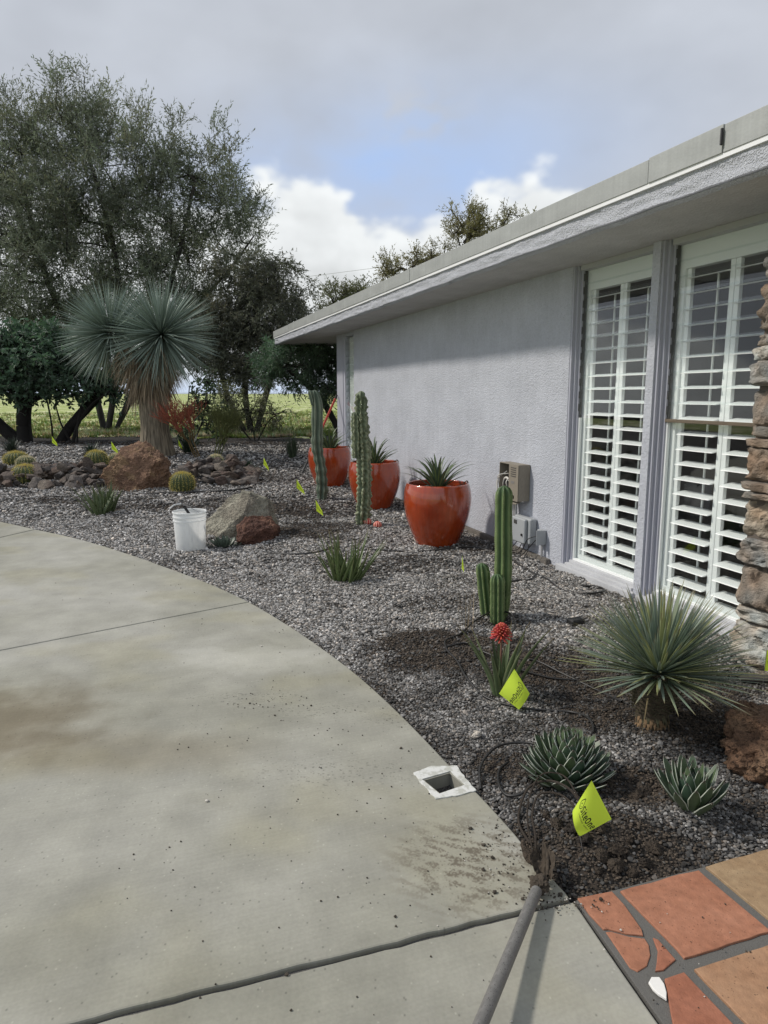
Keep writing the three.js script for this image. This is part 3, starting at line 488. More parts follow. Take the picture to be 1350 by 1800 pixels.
// a fleshy leaf along +y that bends towards +z; edge and face colours differ. o: L, w(t), th(t), bend, face, edge, tip
function fleshLeaf(o) {
  const n = o.segs ?? 7, rows = [];
  let y = 0, z = 0, a = o.start ?? 0; const st = o.L / n;
  for (let i = 0; i <= n; i++) { rows.push([y, z, a]); a += o.bend / n * (o.late ? (2 * i / n) : 1); y += Math.cos(a) * st; z += Math.sin(a) * st; }
  const pos = [], col = [], idx = [], ring = o.margin ? 12 : 8;
  rows.forEach(([yy, zz, aa], i) => {
    const t = i / n, w = o.w(t) / 2, th = o.th(t), ch = o.channel ?? 0.3, ny = Math.sin(aa), nz = -Math.cos(aa);   // upper side looks to -z
    // left edge, face left, face mid, face right, right edge, back right, back mid, back left
    const m0 = 1 - (o.margin ?? 0), prof = o.margin ? [[-1, 0, 1], [-m0, 0.06, 1], [-m0 + 0.03, 0.06], [0, 0.16 - ch, 0, 1], [m0 - 0.03, 0.06], [m0, 0.06, 1], [1, 0, 1], [m0, -0.3, 1], [m0 - 0.04, -0.34], [0, -1], [-m0 + 0.04, -0.34], [-m0, -0.3, 1]] : [[-1, 0, 1], [-0.72, 0.12 - ch * 0.3], [0, 0.2 - ch, 0, 1], [0.72, 0.12 - ch * 0.3], [1, 0, 1], [0.62, -0.62], [0, -1], [-0.62, -0.62]];
    prof.forEach(([px, pn, isEdge, isMid], k) => {
      pos.push(px * w, yy + ny * pn * th, zz + nz * pn * th);
      const e = isEdge, m = isMid, c = e ? o.edge : (m && o.mid) ? o.mid : o.face, tc = o.tip ? sstep(o.tipAt ?? 0.86, 1, t) : 0, v = 1 + 0.12 * n3(px * 2, t * 5, (o.id ?? 0) * 3.3);
      for (let q = 0; q < 3; q++) col.push(lerp(c[q] * v, o.tip ? o.tip[q] : 0, tc));
    });
  });
  for (let i = 0; i < n; i++) for (let k = 0; k < ring; k++) { const a1 = i * ring + k, b1 = i * ring + (k + 1) % ring, c1 = a1 + ring, d1 = b1 + ring; idx.push(a1, c1, b1, b1, c1, d1); }
  const g = new THREE.BufferGeometry(); g.setAttribute('position', new THREE.Float32BufferAttribute(pos, 3)); g.setAttribute('color', new THREE.Float32BufferAttribute(col, 3)); g.setIndex(idx); g.computeVertexNormals(); return g;
}
function putLeaf(parent, g, m, az, tilt, r0 = 0, y0 = 0, s = 1, name = 'leaf') { const o = mesh(name, g, m, parent); o.rotation.order = 'YXZ'; o.rotation.set(tilt, az, R(-0.08, 0.08)); o.position.set(Math.sin(az) * r0, y0, Math.cos(az) * r0); o.scale.setScalar(s); return o; }

// ribbed column: f(angle, t) gives the radius factor
function column(h, r, ribs, depth, o = {}) {
  const nu = ribs * 6, nv = o.nv ?? 40;
  return gridGeo(nu, nv, (u, v) => {
    const a = u * 2 * Math.PI, top = 1 - (o.round ?? 0.12), dome = v > top ? Math.sqrt(Math.max(0, 1 - ((v - top) / (1 - top)) ** 2)) : 1, foot = lerp(o.foot ?? 0.85, 1, sstep(0, 0.12, v));
    const rib = 1 - depth * (0.5 - 0.5 * Math.cos(a * ribs + (o.twist ?? 0) * v)) ** (o.sharp ?? 0.8), k = (o.warp ? o.warp(a, v) : 1);
    const rr = r * rib * dome * foot * k * (1 + 0.04 * n2(v * 6, (o.id ?? 0) * 5)), lean = o.lean ? o.lean(v) : [0, 0];
    return [Math.cos(a) * rr + lean[0], v * h, Math.sin(a) * rr + lean[1]];
  }, true);
}
// short spines at the areoles along the ribs
function spines(h, r, ribs, step, len, o = {}) {
  const out = [], rows = Math.floor(h / step);
  for (let k = 0; k < ribs; k++) for (let i = 1; i < rows; i++) {
    const v = i / rows, a = (k / ribs) * 2 * Math.PI - (o.twist ?? 0) * v / ribs, top = 1 - (o.round ?? 0.12), dome = v > top ? Math.sqrt(Math.max(0, 1 - ((v - top) / (1 - top)) ** 2)) : 1, lean = o.lean ? o.lean(v) : [0, 0];
    for (let s = 0; s < (o.each ?? 3); s++) { const aa = a + R(-0.25, 0.25), d = V(Math.cos(aa) + R(-0.5, 0.5), R(-0.4, 0.6), Math.sin(aa) + R(-0.5, 0.5)).normalize(), p = V(Math.cos(a) * r * dome + lean[0], v * h, Math.sin(a) * r * dome + lean[1]), q = p.clone().addScaledVector(d, len * R(0.6, 1.2)), sd = V(d.z, 0, -d.x).normalize().multiplyScalar(o.w ?? 0.0012); out.push(p.x - sd.x, p.y, p.z - sd.z, p.x + sd.x, p.y, p.z + sd.z, q.x, q.y, q.z); }
  }
  const g = new THREE.BufferGeometry(); g.setAttribute('position', new THREE.Float32BufferAttribute(out, 3)); g.computeVertexNormals(); return g;
}
// a broken rock: a ball cut by planes and roughened
function rockGeo(sx, sy, sz, id, o = {}) {
  const g0 = mergeVertices(strip(new THREE.IcosahedronGeometry(1, o.detail ?? 10)).deleteAttribute('uv').deleteAttribute('normal')), p = g0.attributes.position, r = mulberry(id * 97 + 5), planes = [];
  for (const q of o.cuts ?? []) planes.push([V(...q[0]).normalize(), q[1]]);
  for (let i = 0; i < (o.planes ?? 9); i++) planes.push([V(r() * 2 - 1, r() * 2 - 1, r() * 2 - 1).normalize(), 0.5 + 0.35 * r()]);
  for (let i = 0; i < p.count; i++) {
    const v = V(p.getX(i), p.getY(i), p.getZ(i)); v.multiplyScalar(1 + 0.2 * n3(v.x * 1.1 + id, v.y * 1.1, v.z * 1.1));
    for (const [n, d] of planes) { const e = v.dot(n) - d; if (e > 0) v.addScaledVector(n, -e * 0.93); }
    v.multiplyScalar(1 + (o.rough ?? 0.05) * fbm3(v.x * 2.6 + id, v.y * 2.6, v.z * 2.6, 4) + (o.fine ?? 0.012) * n3(v.x * 13, v.y * 13 + id, v.z * 13)); v.set(v.x * sx, v.y * sy, v.z * sz);
    if (o.flat !== undefined && v.y < o.flat) v.y = o.flat; p.setXYZ(i, v.x, v.y, v.z);
  }
  g0.computeVertexNormals(); let g = boxUV(toCreasedNormals(g0, o.crease ?? 0.7)); const base = o.color ?? [0.3, 0.26, 0.22], alt = o.alt ?? base;
  return colorBy(g, (x, y, z) => { const a = fbm3(x * (o.f ?? 5) + id, y * (o.f ?? 5), z * (o.f ?? 5), 4), f = n3(x * 60, y * 60, z * 60 + id), t = sstep(-0.15, 0.25, fbm3(x * 3 + 50, y * 3 + id, z * 3, 3) + (o.mix ?? 0)), k = 1 + 0.5 * a + 0.2 * f; return [0, 1, 2].map((q) => Math.max(0.015, lerp(base[q], alt[q], t) * k)); });
}

// ---------------------------------------------------------------- glazed pots with agaves
const glazeTex = dataTex(512, (u, v) => { const a = tileNoise(u, v, 3, 4), s = tileNoise(u, v * 0.2, 26, 3), b = tileNoise(u, v, 80, 2), k = 0.9 + 0.12 * a + 0.1 * s + 0.05 * b; return [k, k * (0.94 + 0.16 * a), k * (0.92 + 0.1 * s)]; }, true);
const glaze = mat(lin(0.44, 0.068, 0.013), 0.22, { map: rep(glazeTex, 2, 1), clearcoat: 1, clearcoatRoughness: 0.045, bumpMap: rep(glazeTex, 2, 1), bumpScale: 0.0015 });
const potProfile = [[0, 0.0], [0.185, 0.0], [0.2, 0.012], [0.222, 0.06], [0.262, 0.15], [0.3, 0.26], [0.322, 0.37], [0.328, 0.45], [0.322, 0.53], [0.308, 0.585], [0.3, 0.603], [0.289, 0.608], [0.281, 0.6], [0.284, 0.575], [0.288, 0.53], [0.288, 0.5]];
const potGeo = new THREE.LatheGeometry(new THREE.SplineCurve(potProfile.slice(1).map((p) => new THREE.Vector2(...p))).getPoints(60), 72);
const potSoil = (() => { const g = new THREE.CircleGeometry(0.285, 48, 0, 6.2832); g.rotateX(-Math.PI / 2); return g; })();
const potSoilGeo = gridGeo(40, 10, (u, v) => { const r = 0.287 * v, a = u * 2 * Math.PI; return [Math.cos(a) * r, 0.545 + 0.02 * (1 - v * v) + 0.006 * n2(Math.cos(a) * r * 40, Math.sin(a) * r * 40), Math.sin(a) * r]; });
const potSoilMat = mat(lin(0.9, 0.9, 0.9), 0.95, { map: rep(gravelTex, 1.2), bumpMap: rep(gravelBump, 2), bumpScale: 0.02 });
// slender variegated agave leaves, a few variants shared by the plants
const agLeaf = [0, 1, 2, 3, 4].map((k) => fleshLeaf({ L: 0.30 + 0.035 * k, w: (t) => 0.044 * Math.pow(1 - t, 0.62) * (0.75 + 0.9 * Math.min(t * 3, 1) * 0.5) + 0.001, th: (t) => 0.007 * (1 - t) + 0.0012, bend: 0.35 + 0.16 * k, late: true, channel: 1.4, face: [0.085, 0.125, 0.07], mid: [0.24, 0.28, 0.10], edge: [0.05, 0.08, 0.05], tip: [0.05, 0.03, 0.02], tipAt: 0.9, segs: 9, id: k }));
const potSpots = [
  [[0.52, -0.01, -6.84], 'glossy orange-red pot nearest the electric boxes', 'spiky agave with yellow-striped leaves in the pot nearest the electric boxes', 1.0, 11],
  [[-0.12, 0.0, -8.95], 'glossy orange-red pot in the middle of the three', 'spiky agave in the middle orange-red pot, behind the knobbly cactus', 1.0, 23],
  [[-0.8, 0.09, -10.45], 'glossy orange-red pot farthest along the house, under the red tool handle', 'spiky agave in the pot farthest along the house', 0.97, 37],
];
for (const [p, label, agLabel, s, sd] of potSpots) {
  seed(sd);
  const pot = thing('glazed_pot', label, 'pot', p, R(6), 'orange-red glazed pots along the wall'); pot.scale.setScalar(s);
  mesh('body', potGeo, glaze, pot); mesh('soil', potSoilGeo, potSoilMat, pot);
  const ag = thing('potted_agave', agLabel, 'agave', [p[0], p[1] + 0.556 * s, p[2]], R(6), 'agaves in the orange-red pots');
  for (let i = 0; i < 34; i++) { const f = i / 34; putLeaf(ag, agLeaf[Math.floor(R(5))], succMat, i * 2.39996 + R(-0.2, 0.2), lerp(0.05, 0.98, Math.pow(f, 0.8)) + R(-0.08, 0.08), 0.012 + 0.02 * f, 0.03 - 0.04 * f, lerp(0.82, 1.08, f) * R(0.9, 1.1)); }
  // a stub of drip tube over the rim
  solo('drip_tube', tube([V(p[0] + 0.1, p[1] + 0.56 * s, p[2] + 0.1), V(p[0] + 0.24, p[1] + 0.6 * s, p[2] + 0.03), V(p[0] + 0.285 * s, p[1] + 0.625 * s, p[2] - 0.02), V(p[0] + 0.31 * s, p[1] + 0.57 * s, p[2] - 0.08)], 0.006, 16, 6), mat(lin(0.16, 0.06, 0.03), 0.6), `brown drip tube hooked over the rim of the ${['nearest', 'middle', 'farthest'][potSpots.findIndex((q) => q[1] === label)]} orange-red pot`, 'tube');
}

// ---------------------------------------------------------------- columnar cacti
function cactus(name, label, pos, stems, bodyCol, ridgeCol, group) {
  const c = thing(name, label, 'cactus', pos, 0, group);
  for (const s of stems) {
    const g = column(s.h, s.r, s.ribs, s.depth, s), R0 = s.r;
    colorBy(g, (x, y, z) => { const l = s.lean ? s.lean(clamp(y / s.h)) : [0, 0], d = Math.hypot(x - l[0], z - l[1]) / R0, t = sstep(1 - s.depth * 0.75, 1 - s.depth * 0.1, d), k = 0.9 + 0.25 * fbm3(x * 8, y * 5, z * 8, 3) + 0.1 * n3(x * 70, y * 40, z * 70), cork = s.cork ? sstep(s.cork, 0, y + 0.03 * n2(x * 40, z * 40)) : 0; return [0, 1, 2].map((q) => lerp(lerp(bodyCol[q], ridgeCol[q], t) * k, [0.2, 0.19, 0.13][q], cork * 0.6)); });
    const st = mesh('stem', g, cactusMat, c); st.position.set(...(s.at ?? [0, 0, 0]));
    if (s.tilt) st.rotation.set(...s.tilt);
    const sp = mesh('spines', spines(s.h, R0 * 0.985, s.ribs, s.step, s.len, s), mat(lin(...(s.spineCol ?? [0.55, 0.48, 0.33])), 0.8), st);
  }
  return c;
}
seed(101);
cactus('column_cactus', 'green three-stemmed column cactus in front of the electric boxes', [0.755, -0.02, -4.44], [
  { h: 0.9, r: 0.057, ribs: 7, depth: 0.4, round: 0.075, step: 0.026, len: 0.008, id: 1, nv: 60, w: 0.0011, at: [0, 0, -0.02], lean: (v) => [0.012 * v + 0.008 * Math.sin(v * 5), 0.01 * v] },
  { h: 0.39, r: 0.046, ribs: 7, depth: 0.4, round: 0.14, step: 0.026, len: 0.008, id: 2, w: 0.0011, at: [-0.075, 0, -0.05], lean: (v) => [-0.045 * v * v - 0.012 * Math.sin(v * 3), 0] },
  { h: 0.345, r: 0.047, ribs: 8, depth: 0.4, round: 0.15, step: 0.026, len: 0.008, id: 3, w: 0.0011, at: [-0.028, 0, 0.062], lean: (v) => [-0.008 * v, 0] },
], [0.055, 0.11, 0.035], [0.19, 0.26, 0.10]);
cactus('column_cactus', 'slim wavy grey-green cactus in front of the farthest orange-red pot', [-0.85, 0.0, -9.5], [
  { h: 1.5, r: 0.078, ribs: 6, depth: 0.5, round: 0.04, step: 0.04, len: 0.016, id: 7, nv: 120, w: 0.002, twist: 1.5, spineCol: [0.4, 0.37, 0.3], warp: (a, v) => 1 + 0.1 * Math.sin(v * 70) * sstep(0.75, 0.45, v) + 0.07 * Math.sin(v * 23 + a) - 0.25 * sstep(0.86, 1, v), lean: (v) => [-0.075 * v * v + 0.02 * Math.sin(v * 9), 0.0] },
  { h: 0.2, r: 0.035, ribs: 5, depth: 0.5, round: 0.2, step: 0.04, len: 0.012, id: 8, at: [-0.08, 1.3, 0.02], tilt: [0, 0, 0.25], w: 0.002, spineCol: [0.4, 0.37, 0.3] },
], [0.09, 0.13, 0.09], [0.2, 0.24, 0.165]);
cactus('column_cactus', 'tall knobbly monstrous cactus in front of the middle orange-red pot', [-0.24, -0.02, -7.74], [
  { h: 1.5, r: 0.083, ribs: 7, depth: 0.42, round: 0.05, step: 0.05, len: 0.012, id: 11, nv: 150, w: 0.0018, twist: 1.6, spineCol: [0.5, 0.46, 0.36], warp: (a, v) => 1 + 0.26 * n3(Math.cos(a) * 2.1, v * 30, Math.sin(a) * 2.1) + 0.1 * Math.sin(v * 95 + 4 * n2(v * 9, 3)) * Math.cos(a * 7 + v * 1.6) - 0.22 * sstep(0.7, 1, v), lean: (v) => [0.012 * v + 0.018 * Math.sin(v * 5), 0] },
  { h: 0.5, r: 0.052, ribs: 6, depth: 0.42, round: 0.16, step: 0.05, len: 0.012, id: 12, at: [-0.055, 0.78, 0.03], tilt: [0, 0, 0.03], w: 0.0018, nv: 60, twist: 1, warp: (a, v) => 1 + 0.28 * n3(Math.cos(a) * 2.1 + 7, v * 11, Math.sin(a) * 2.1), spineCol: [0.5, 0.46, 0.36] },
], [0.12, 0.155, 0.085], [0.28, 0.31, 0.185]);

// red grafted cacti at its foot
for (const [x, z, s, label] of [[-0.185, -7.72, 1, 'small red cactus touching the foot of the knobbly cactus'], [-0.07, -7.58, 0.95, 'small red cactus standing free, nearer the nearest pot']]) {
  const c = thing('red_cactus', label, 'cactus', [x, groundY(x, z) - 0.01, z], R(6), 'two small red cacti'); c.scale.setScalar(s);
  const g = gridGeo(80, 20, (u, v) => { const a = u * 6.28318, b = (v - 0.5) * Math.PI, rib = 0.82 + 0.18 * Math.abs(Math.cos(a * 5)), r = 0.05 * Math.cos(b) * rib; return [Math.cos(a) * r, 0.042 + 0.046 * Math.sin(b), Math.sin(a) * r]; }, true);
  colorBy(g, (xx, yy, zz) => { const d = Math.hypot(xx, zz) / (0.05 * Math.sqrt(Math.max(0.05, 1 - ((yy - 0.042) / 0.046) ** 2))), t = sstep(0.93, 0.99, d); return [lerp(0.5, 0.72, t), lerp(0.03, 0.4, t), lerp(0.02, 0.3, t)]; });
  mesh('body', g, vcol(0.5), c);
}

// ---------------------------------------------------------------- barrel cacti in the rock border
function barrel(label, x, z, r, h, pale, sd) {
  seed(sd);
  const c = thing('barrel_cactus', label, 'barrel cactus', [x, groundY(x, z) - 0.02, z], R(6), 'golden barrel cacti in the rock border');
  const ribs = 20, g = gridGeo(ribs * 5, 26, (u, v) => { const a = u * 6.28318, b = -0.9 + v * (Math.PI / 2 + 0.9), rib = 1 - 0.16 * Math.pow(0.5 - 0.5 * Math.cos(a * ribs), 0.8) * Math.cos(b), rr = r * Math.pow(Math.max(0, Math.cos(b)), 0.7) * rib; return [Math.cos(a) * rr, h * 0.42 + h * 0.58 * Math.sin(b) - (v > 0.93 ? 0.03 * h : 0), Math.sin(a) * rr]; }, true);
  colorBy(g, (xx, yy, zz) => { const k = 0.9 + 0.3 * n3(xx * 30, yy * 30, zz * 30); return [0.075 * k, 0.10 * k, 0.035 * k]; });
  mesh('body', g, cactusMat, c);
  const out = [], col = [];
  for (let k = 0; k < ribs; k++) for (let i = 0; i < 15; i++) {
    const a = ((k + 0.0) / ribs) * 6.28318, b = -0.75 + (i / 14) * (Math.PI / 2 + 0.72), rr = r * Math.pow(Math.max(0.001, Math.cos(b)), 0.7), p = V(Math.cos(a) * rr, h * 0.42 + h * 0.58 * Math.sin(b), Math.sin(a) * rr);
    for (let s = 0; s < 7; s++) { const d = V(Math.cos(a) * Math.cos(b) + R(-0.75, 0.75), Math.sin(b) + R(-0.5, 0.6), Math.sin(a) * Math.cos(b) + R(-0.75, 0.75)).normalize(), q = p.clone().addScaledVector(d, r * R(0.14, 0.3)), sd2 = V(R(-1, 1), R(-1, 1), R(-1, 1)).cross(d).normalize().multiplyScalar(0.0016); out.push(p.x - sd2.x, p.y - sd2.y, p.z - sd2.z, p.x + sd2.x, p.y + sd2.y, p.z + sd2.z, q.x, q.y, q.z); const w = R(0.8, 1.15); for (let m = 0; m < 3; m++) col.push(...(pale ? [0.75 * w, 0.68 * w, 0.45 * w] : [0.68 * w, 0.57 * w, 0.17 * w])); }
  }
  const sg = new THREE.BufferGeometry(); sg.setAttribute('position', new THREE.Float32BufferAttribute(out, 3)); sg.setAttribute('color', new THREE.Float32BufferAttribute(col, 3)); sg.computeVertexNormals();
  mesh('spines', sg, dryMat, c);
}
barrel('round golden barrel cactus standing alone just beyond the brown boulder', -2.87, -10.05, 0.165, 0.26, false, 1);
barrel('golden barrel cactus behind the stones, beside the brown boulder', -4.76, -11.75, 0.18, 0.27, false, 2);
barrel('small pale barrel cactus half hidden behind the brown boulder', -4.52, -11.98, 0.13, 0.17, true, 3);
barrel('bright golden barrel cactus low in the front of the rock border', -5.38, -10.6, 0.18, 0.26, false, 4);
barrel('dull flat barrel cactus at the back edge of the rock border', -6.22, -12.0, 0.19, 0.2, false, 5);
barrel('small whitish barrel cactus beside the dull flat one', -5.93, -11.75, 0.145, 0.18, true, 6);
barrel('whitish barrel cactus on top of the rock heap beside the shrub with red twigs', -2.66, -11.2, 0.14, 0.3, true, 7);

// ---------------------------------------------------------------- aloes and rosette agaves
function aloe(label, x, z, n, L, w, spread, sd, cols, extra = {}) {
  seed(sd);
  const p = thing('aloe', label, 'aloe', [x, groundY(x, z) - 0.01, z], R(6));
  const vs = [0, 1, 2, 3].map((k) => fleshLeaf({ L: L * (0.85 + 0.1 * k), w: (t) => w * (1 - t * 0.97) * (0.8 + 0.2 * Math.sin(t * 3)), th: (t) => w * 0.42 * (1 - t * 0.9), bend: (extra.bend ?? -0.15) + 0.12 * k, channel: 0.9, face: cols[0].map((c, q) => c * (0.85 + 0.1 * k)), edge: cols[1], tip: cols[2], tipAt: 0.8, segs: 8, id: k + sd }));
  for (let i = 0; i < n; i++) { const f = i / n, s = R(0.75, 1.1), cl = extra.clumps ? extra.clumps[Math.floor(R(extra.clumps.length))] : [0, 0]; const o = putLeaf(p, vs[Math.floor(R(4))], succMat, i * 2.4 + R(-0.4, 0.4), lerp(0.06, spread, f) + R(-0.1, 0.1), 0.012 + 0.02 * f, 0, s); o.position.x += cl[0]; o.position.z += cl[1]; }
  return p;
}
const aloeG = [0.095, 0.14, 0.045];
aloe('bushy green aloe clump in the open gravel, short of the knobbly cactus', -0.28, -5.4, 46, 0.40, 0.042, 0.85, 61, [aloeG, [0.17, 0.20, 0.09], [0.24, 0.18, 0.08]], { clumps: [[0, 0], [-0.05, 0.03], [0.06, 0.0], [0.0, -0.05], [-0.02, 0.06], [0.08, 0.04]] });
aloe('bushy green aloe clump below the brown boulder', -3.4, -8.5, 56, 0.40, 0.05, 0.75, 62, [[0.10, 0.14, 0.06], [0.13, 0.16, 0.08], [0.2, 0.16, 0.07]], { clumps: [[0, 0], [-0.1, 0.03], [0.1, 0.0], [0.14, -0.05], [-0.14, 0.0], [0.05, 0.06]] });
{
  const a = aloe('aloe with one red flower head behind a yellow flag', 0.575, -3.27, 17, 0.38, 0.054, 0.4, 63, [[0.10, 0.14, 0.065], [0.20, 0.22, 0.12], [0.2, 0.14, 0.08]], { bend: 0.1 });
  a.rotation.y = 0.5;
  const stalk = mesh('flower_stalk', tube([V(0, 0, 0), V(-0.004, 0.14, -0.01), V(0.002, 0.29, -0.02)], 0.0045, 20, 6), mat(lin(0.22, 0.10, 0.075), 0.6), a);
  const fl = []; seed(64);
  for (let i = 0; i < 110; i++) { const t = i / 110, az = i * 2.4, g = new THREE.CapsuleGeometry(0.0036, lerp(0.018, 0.03, t), 2, 5); g.translate(0, lerp(0.012, 0.028, t), 0); g.rotateZ(lerp(0.1, 2.1, t) + R(-0.15, 0.15)); g.rotateY(az); g.scale(1.3, 1, 1.3); g.translate(0.002, 0.335 - 0.045 * t, -0.02); fl.push(tint(strip(g), R(0.4, 0.6), R(0.05, 0.12), R(0.04, 0.08))); }
  mesh('flower_head', join(fl), vcol(0.5), stalk, 'dense red flower head');
}
function rosette(label, x, z, n, L, w, sd, open, turn) {
  seed(sd);
  const p = thing('rosette_agave', label, 'agave', [x, groundY(x, z) - 0.012, z], turn ?? R(6), 'small rosette agaves with white-edged leaves');
  const vs = [0, 1, 2, 3].map((k) => fleshLeaf({ L: L * (0.9 + 0.07 * k), w: (t) => w * (0.55 + 0.75 * t - 1.3 * Math.max(0, t - 0.55) ** 1.15 * 2.1) * (t > 0.97 ? 0.12 : 1), th: (t) => w * 0.34 * (1 - t * 0.75), bend: -0.35 + 0.05 * k, channel: 0.15, margin: 0.075, face: [0.052 + 0.01 * k, 0.092 + 0.01 * k, 0.06], edge: [0.5, 0.54, 0.46], tip: [0.07, 0.05, 0.045], tipAt: 0.93, segs: 9, id: k * 2 + sd }));
  for (let i = 0; i < n; i++) { const f = i / n; putLeaf(p, vs[Math.floor(R(4))], succMat, i * 2.39996 + R(-0.06, 0.06), lerp(0.02, open, Math.pow(f, 0.75)) + R(-0.04, 0.04), 0.008 + 0.045 * f * (n / 80), lerp(0.075, 0.0, Math.pow(f, 0.8)) * (n / 80), lerp(0.72, 1.0, Math.min(1, f * 1.6)) * R(0.94, 1.05)); }
}
rosette('large round agave with white-edged leaves beside the coiled black tubing', 0.685, -2.47, 108, 0.145, 0.054, 71, 1.2);
rosette('smaller open agave with white-edged leaves near the tile paving', 1.065, -2.27, 46, 0.15, 0.046, 72, 0.95);

// ---------------------------------------------------------------- the low yucca by the window
{
  seed(81);
  const x = 1.14, z = -2.86, y0 = groundY(x, z), yu = thing('yucca', 'spiky blue-green yucca on a short shaggy trunk in front of the windows', 'yucca', [x, y0 - 0.02, z]); yu.scale.setScalar(0.93);
  const lean = (t) => [0.03 * t, 0.0];
  const tg = gridGeo(40, 30, (u, v) => { const a = u * 6.28318, r = (0.062 + 0.035 * v) * (1 + 0.12 * n3(Math.cos(a) * 4, v * 14, Math.sin(a) * 4)); return [Math.cos(a) * r + lean(v)[0], v * 0.3, Math.sin(a) * r]; }, true);
  mesh('trunk', colorBy(tg, () => [0.07, 0.055, 0.035]), woodMat, yu);
  // old leaf bases: short scales wrapped round the trunk
  const sc = [];
  for (let i = 0; i < 330; i++) { const t = i / 330, a = i * 2.39996, r = 0.06 + 0.036 * t, l = R(0.03, 0.05), g = fleshLeaf({ L: l, w: (q) => 0.02 * (1 - q * 0.9), th: () => 0.003, bend: 0.6, channel: 0, face: t < 0.25 ? [0.2, 0.13, 0.07] : [0.085, 0.08, 0.045], edge: t < 0.25 ? [0.26, 0.17, 0.09] : [0.13, 0.12, 0.07], segs: 2, id: i }); g.rotateX(t < 0.3 ? 2.5 + R(-0.2, 0.3) : 0.5 + R(0.3)); g.rotateY(a); g.translate(Math.sin(a) * r + lean(t)[0], 0.01 + t * 0.28, Math.cos(a) * r); sc.push(g); }
  const scales = join(sc); scales.computeVertexNormals(); const so = mesh('leaf_bases', scales, dryMat, yu); so.userData.kind = 'stuff';
  const cols = [[0.19, 0.25, 0.19], [0.165, 0.22, 0.18], [0.23, 0.28, 0.18], [0.21, 0.265, 0.21], [0.29, 0.32, 0.14]];
  const vs = []; for (let k = 0; k < 10; k++) vs.push(fleshLeaf({ L: 0.385, w: (t) => 0.0165 * (t < 0.1 ? 1.4 - 4 * t : 1) * Math.pow(1 - t, 0.45) + 0.0006, th: (t) => 0.0022 * (1 - t) + 0.0006, bend: 0.03 + 0.05 * (k % 4), late: true, channel: 0.6, face: cols[k % 5], edge: cols[k % 5].map((c) => c * 1.5), tip: [0.23, 0.19, 0.10], tipAt: 0.93, segs: 5, id: k }));
  for (let i = 0; i < 300; i++) { const f = i / 300, tilt = lerp(0.05, 1.55, Math.pow(f, 0.7)) + R(-0.07, 0.07); const o = putLeaf(yu, vs[Math.floor(R(10))], leafMat, i * 2.39996 + R(-0.15, 0.15), tilt, 0.015 + 0.035 * f, 0.315 - 0.045 * f, lerp(0.92, 1.06, f) * R(0.88, 1.08)); o.position.x += 0.03; }
  // the rest of the crown, too many to tell apart
  const more = []; for (let i = 0; i < 260; i++) { const f = i / 260, g = vs[Math.floor(R(10))].clone().toNonIndexed(), s = R(0.85, 1.08); g.scale(s, s, s); g.rotateX(lerp(0.1, 1.5, Math.pow(f, 0.7)) + R(-0.08, 0.08)); const a = i * 2.39996 + 1.1 + R(-0.2, 0.2); g.rotateY(a); g.translate(0.03 + Math.sin(a) * 0.03, 0.305 - 0.04 * f, Math.cos(a) * 0.03); more.push(g); }
  mesh('inner_leaves', mergeGeometries(more), leafMat, yu).userData.kind = 'stuff';
  const dry = mesh('dry_leaf', fleshLeaf({ L: 0.17, w: (t) => 0.008 * (1 - t), th: () => 0.001, bend: 0.05, channel: 0, face: [0.5, 0.38, 0.2], edge: [0.5, 0.38, 0.2], segs: 4 }), dryMat, yu); dry.position.set(-0.05, 0.19, 0.085); dry.rotation.set(2.85, 0, 0.2);
}

// ---------------------------------------------------------------- boulders
function boulder(name, label, pos, turn, g, group) { const o = solo(name, g, rockMat, label, 'boulder', pos, turn, group); return o; }
boulder('boulder', 'large flat-faced brown boulder standing in the rock border', [-3.56, 0.33, -10.3], 0.0, rockGeo(0.50, 0.46, 0.36, 3, { detail: 34, planes: 3, cuts: [[[0.02, 0.3, 1], 0.6], [[-0.85, 0.6, 0.1], 0.78], [[1, 0.4, 0], 0.80], [[0.9, -0.15, 0.75], 0.74], [[-0.3, 1, 0], 0.86], [[0, -1, 0], 0.85]], color: [0.21, 0.125, 0.08], alt: [0.27, 0.175, 0.10], mix: -0.12, rough: 0.12, fine: 0.03, f: 7, crease: 0.5 }));
// sloping slab: low on the bucket's side, high at the far end
boulder('boulder', 'tilted grey slab of rock with yellow lichen behind the white bucket', [-1.45, 0.2, -7.2], 0.1, rockGeo(0.44, 0.34, 0.27, 8, { detail: 28, planes: 3, cuts: [[[-0.72, 0.62, 0.45], 0.3], [[1, 0.1, 0.15], 0.62], [[0, -1, 0], 0.62], [[0.05, -0.1, 1], 0.6], [[0.55, 1, -0.1], 0.72]], color: [0.30, 0.285, 0.225], alt: [0.21, 0.19, 0.15], rough: 0.1, fine: 0.015, f: 5, crease: 0.4 }));
boulder('boulder', 'rough dark red-brown rock leaning on the grey slab', [-1.28, 0.105, -6.92], 0.4, rockGeo(0.245, 0.215, 0.22, 15, { detail: 24, planes: 10, color: [0.105, 0.05, 0.035], alt: [0.17, 0.085, 0.055], rough: 0.14, fine: 0.02, f: 9, crease: 0.5 }));
boulder('boulder', 'rough brown boulder cut off by the frame beside the low yucca', [1.6, 0.05, -2.62], 0.3, rockGeo(0.25, 0.2, 0.24, 21, { detail: 26, planes: 8, color: [0.15, 0.085, 0.05], alt: [0.2, 0.125, 0.075], rough: 0.2, fine: 0.02, f: 10, crease: 0.3 }));
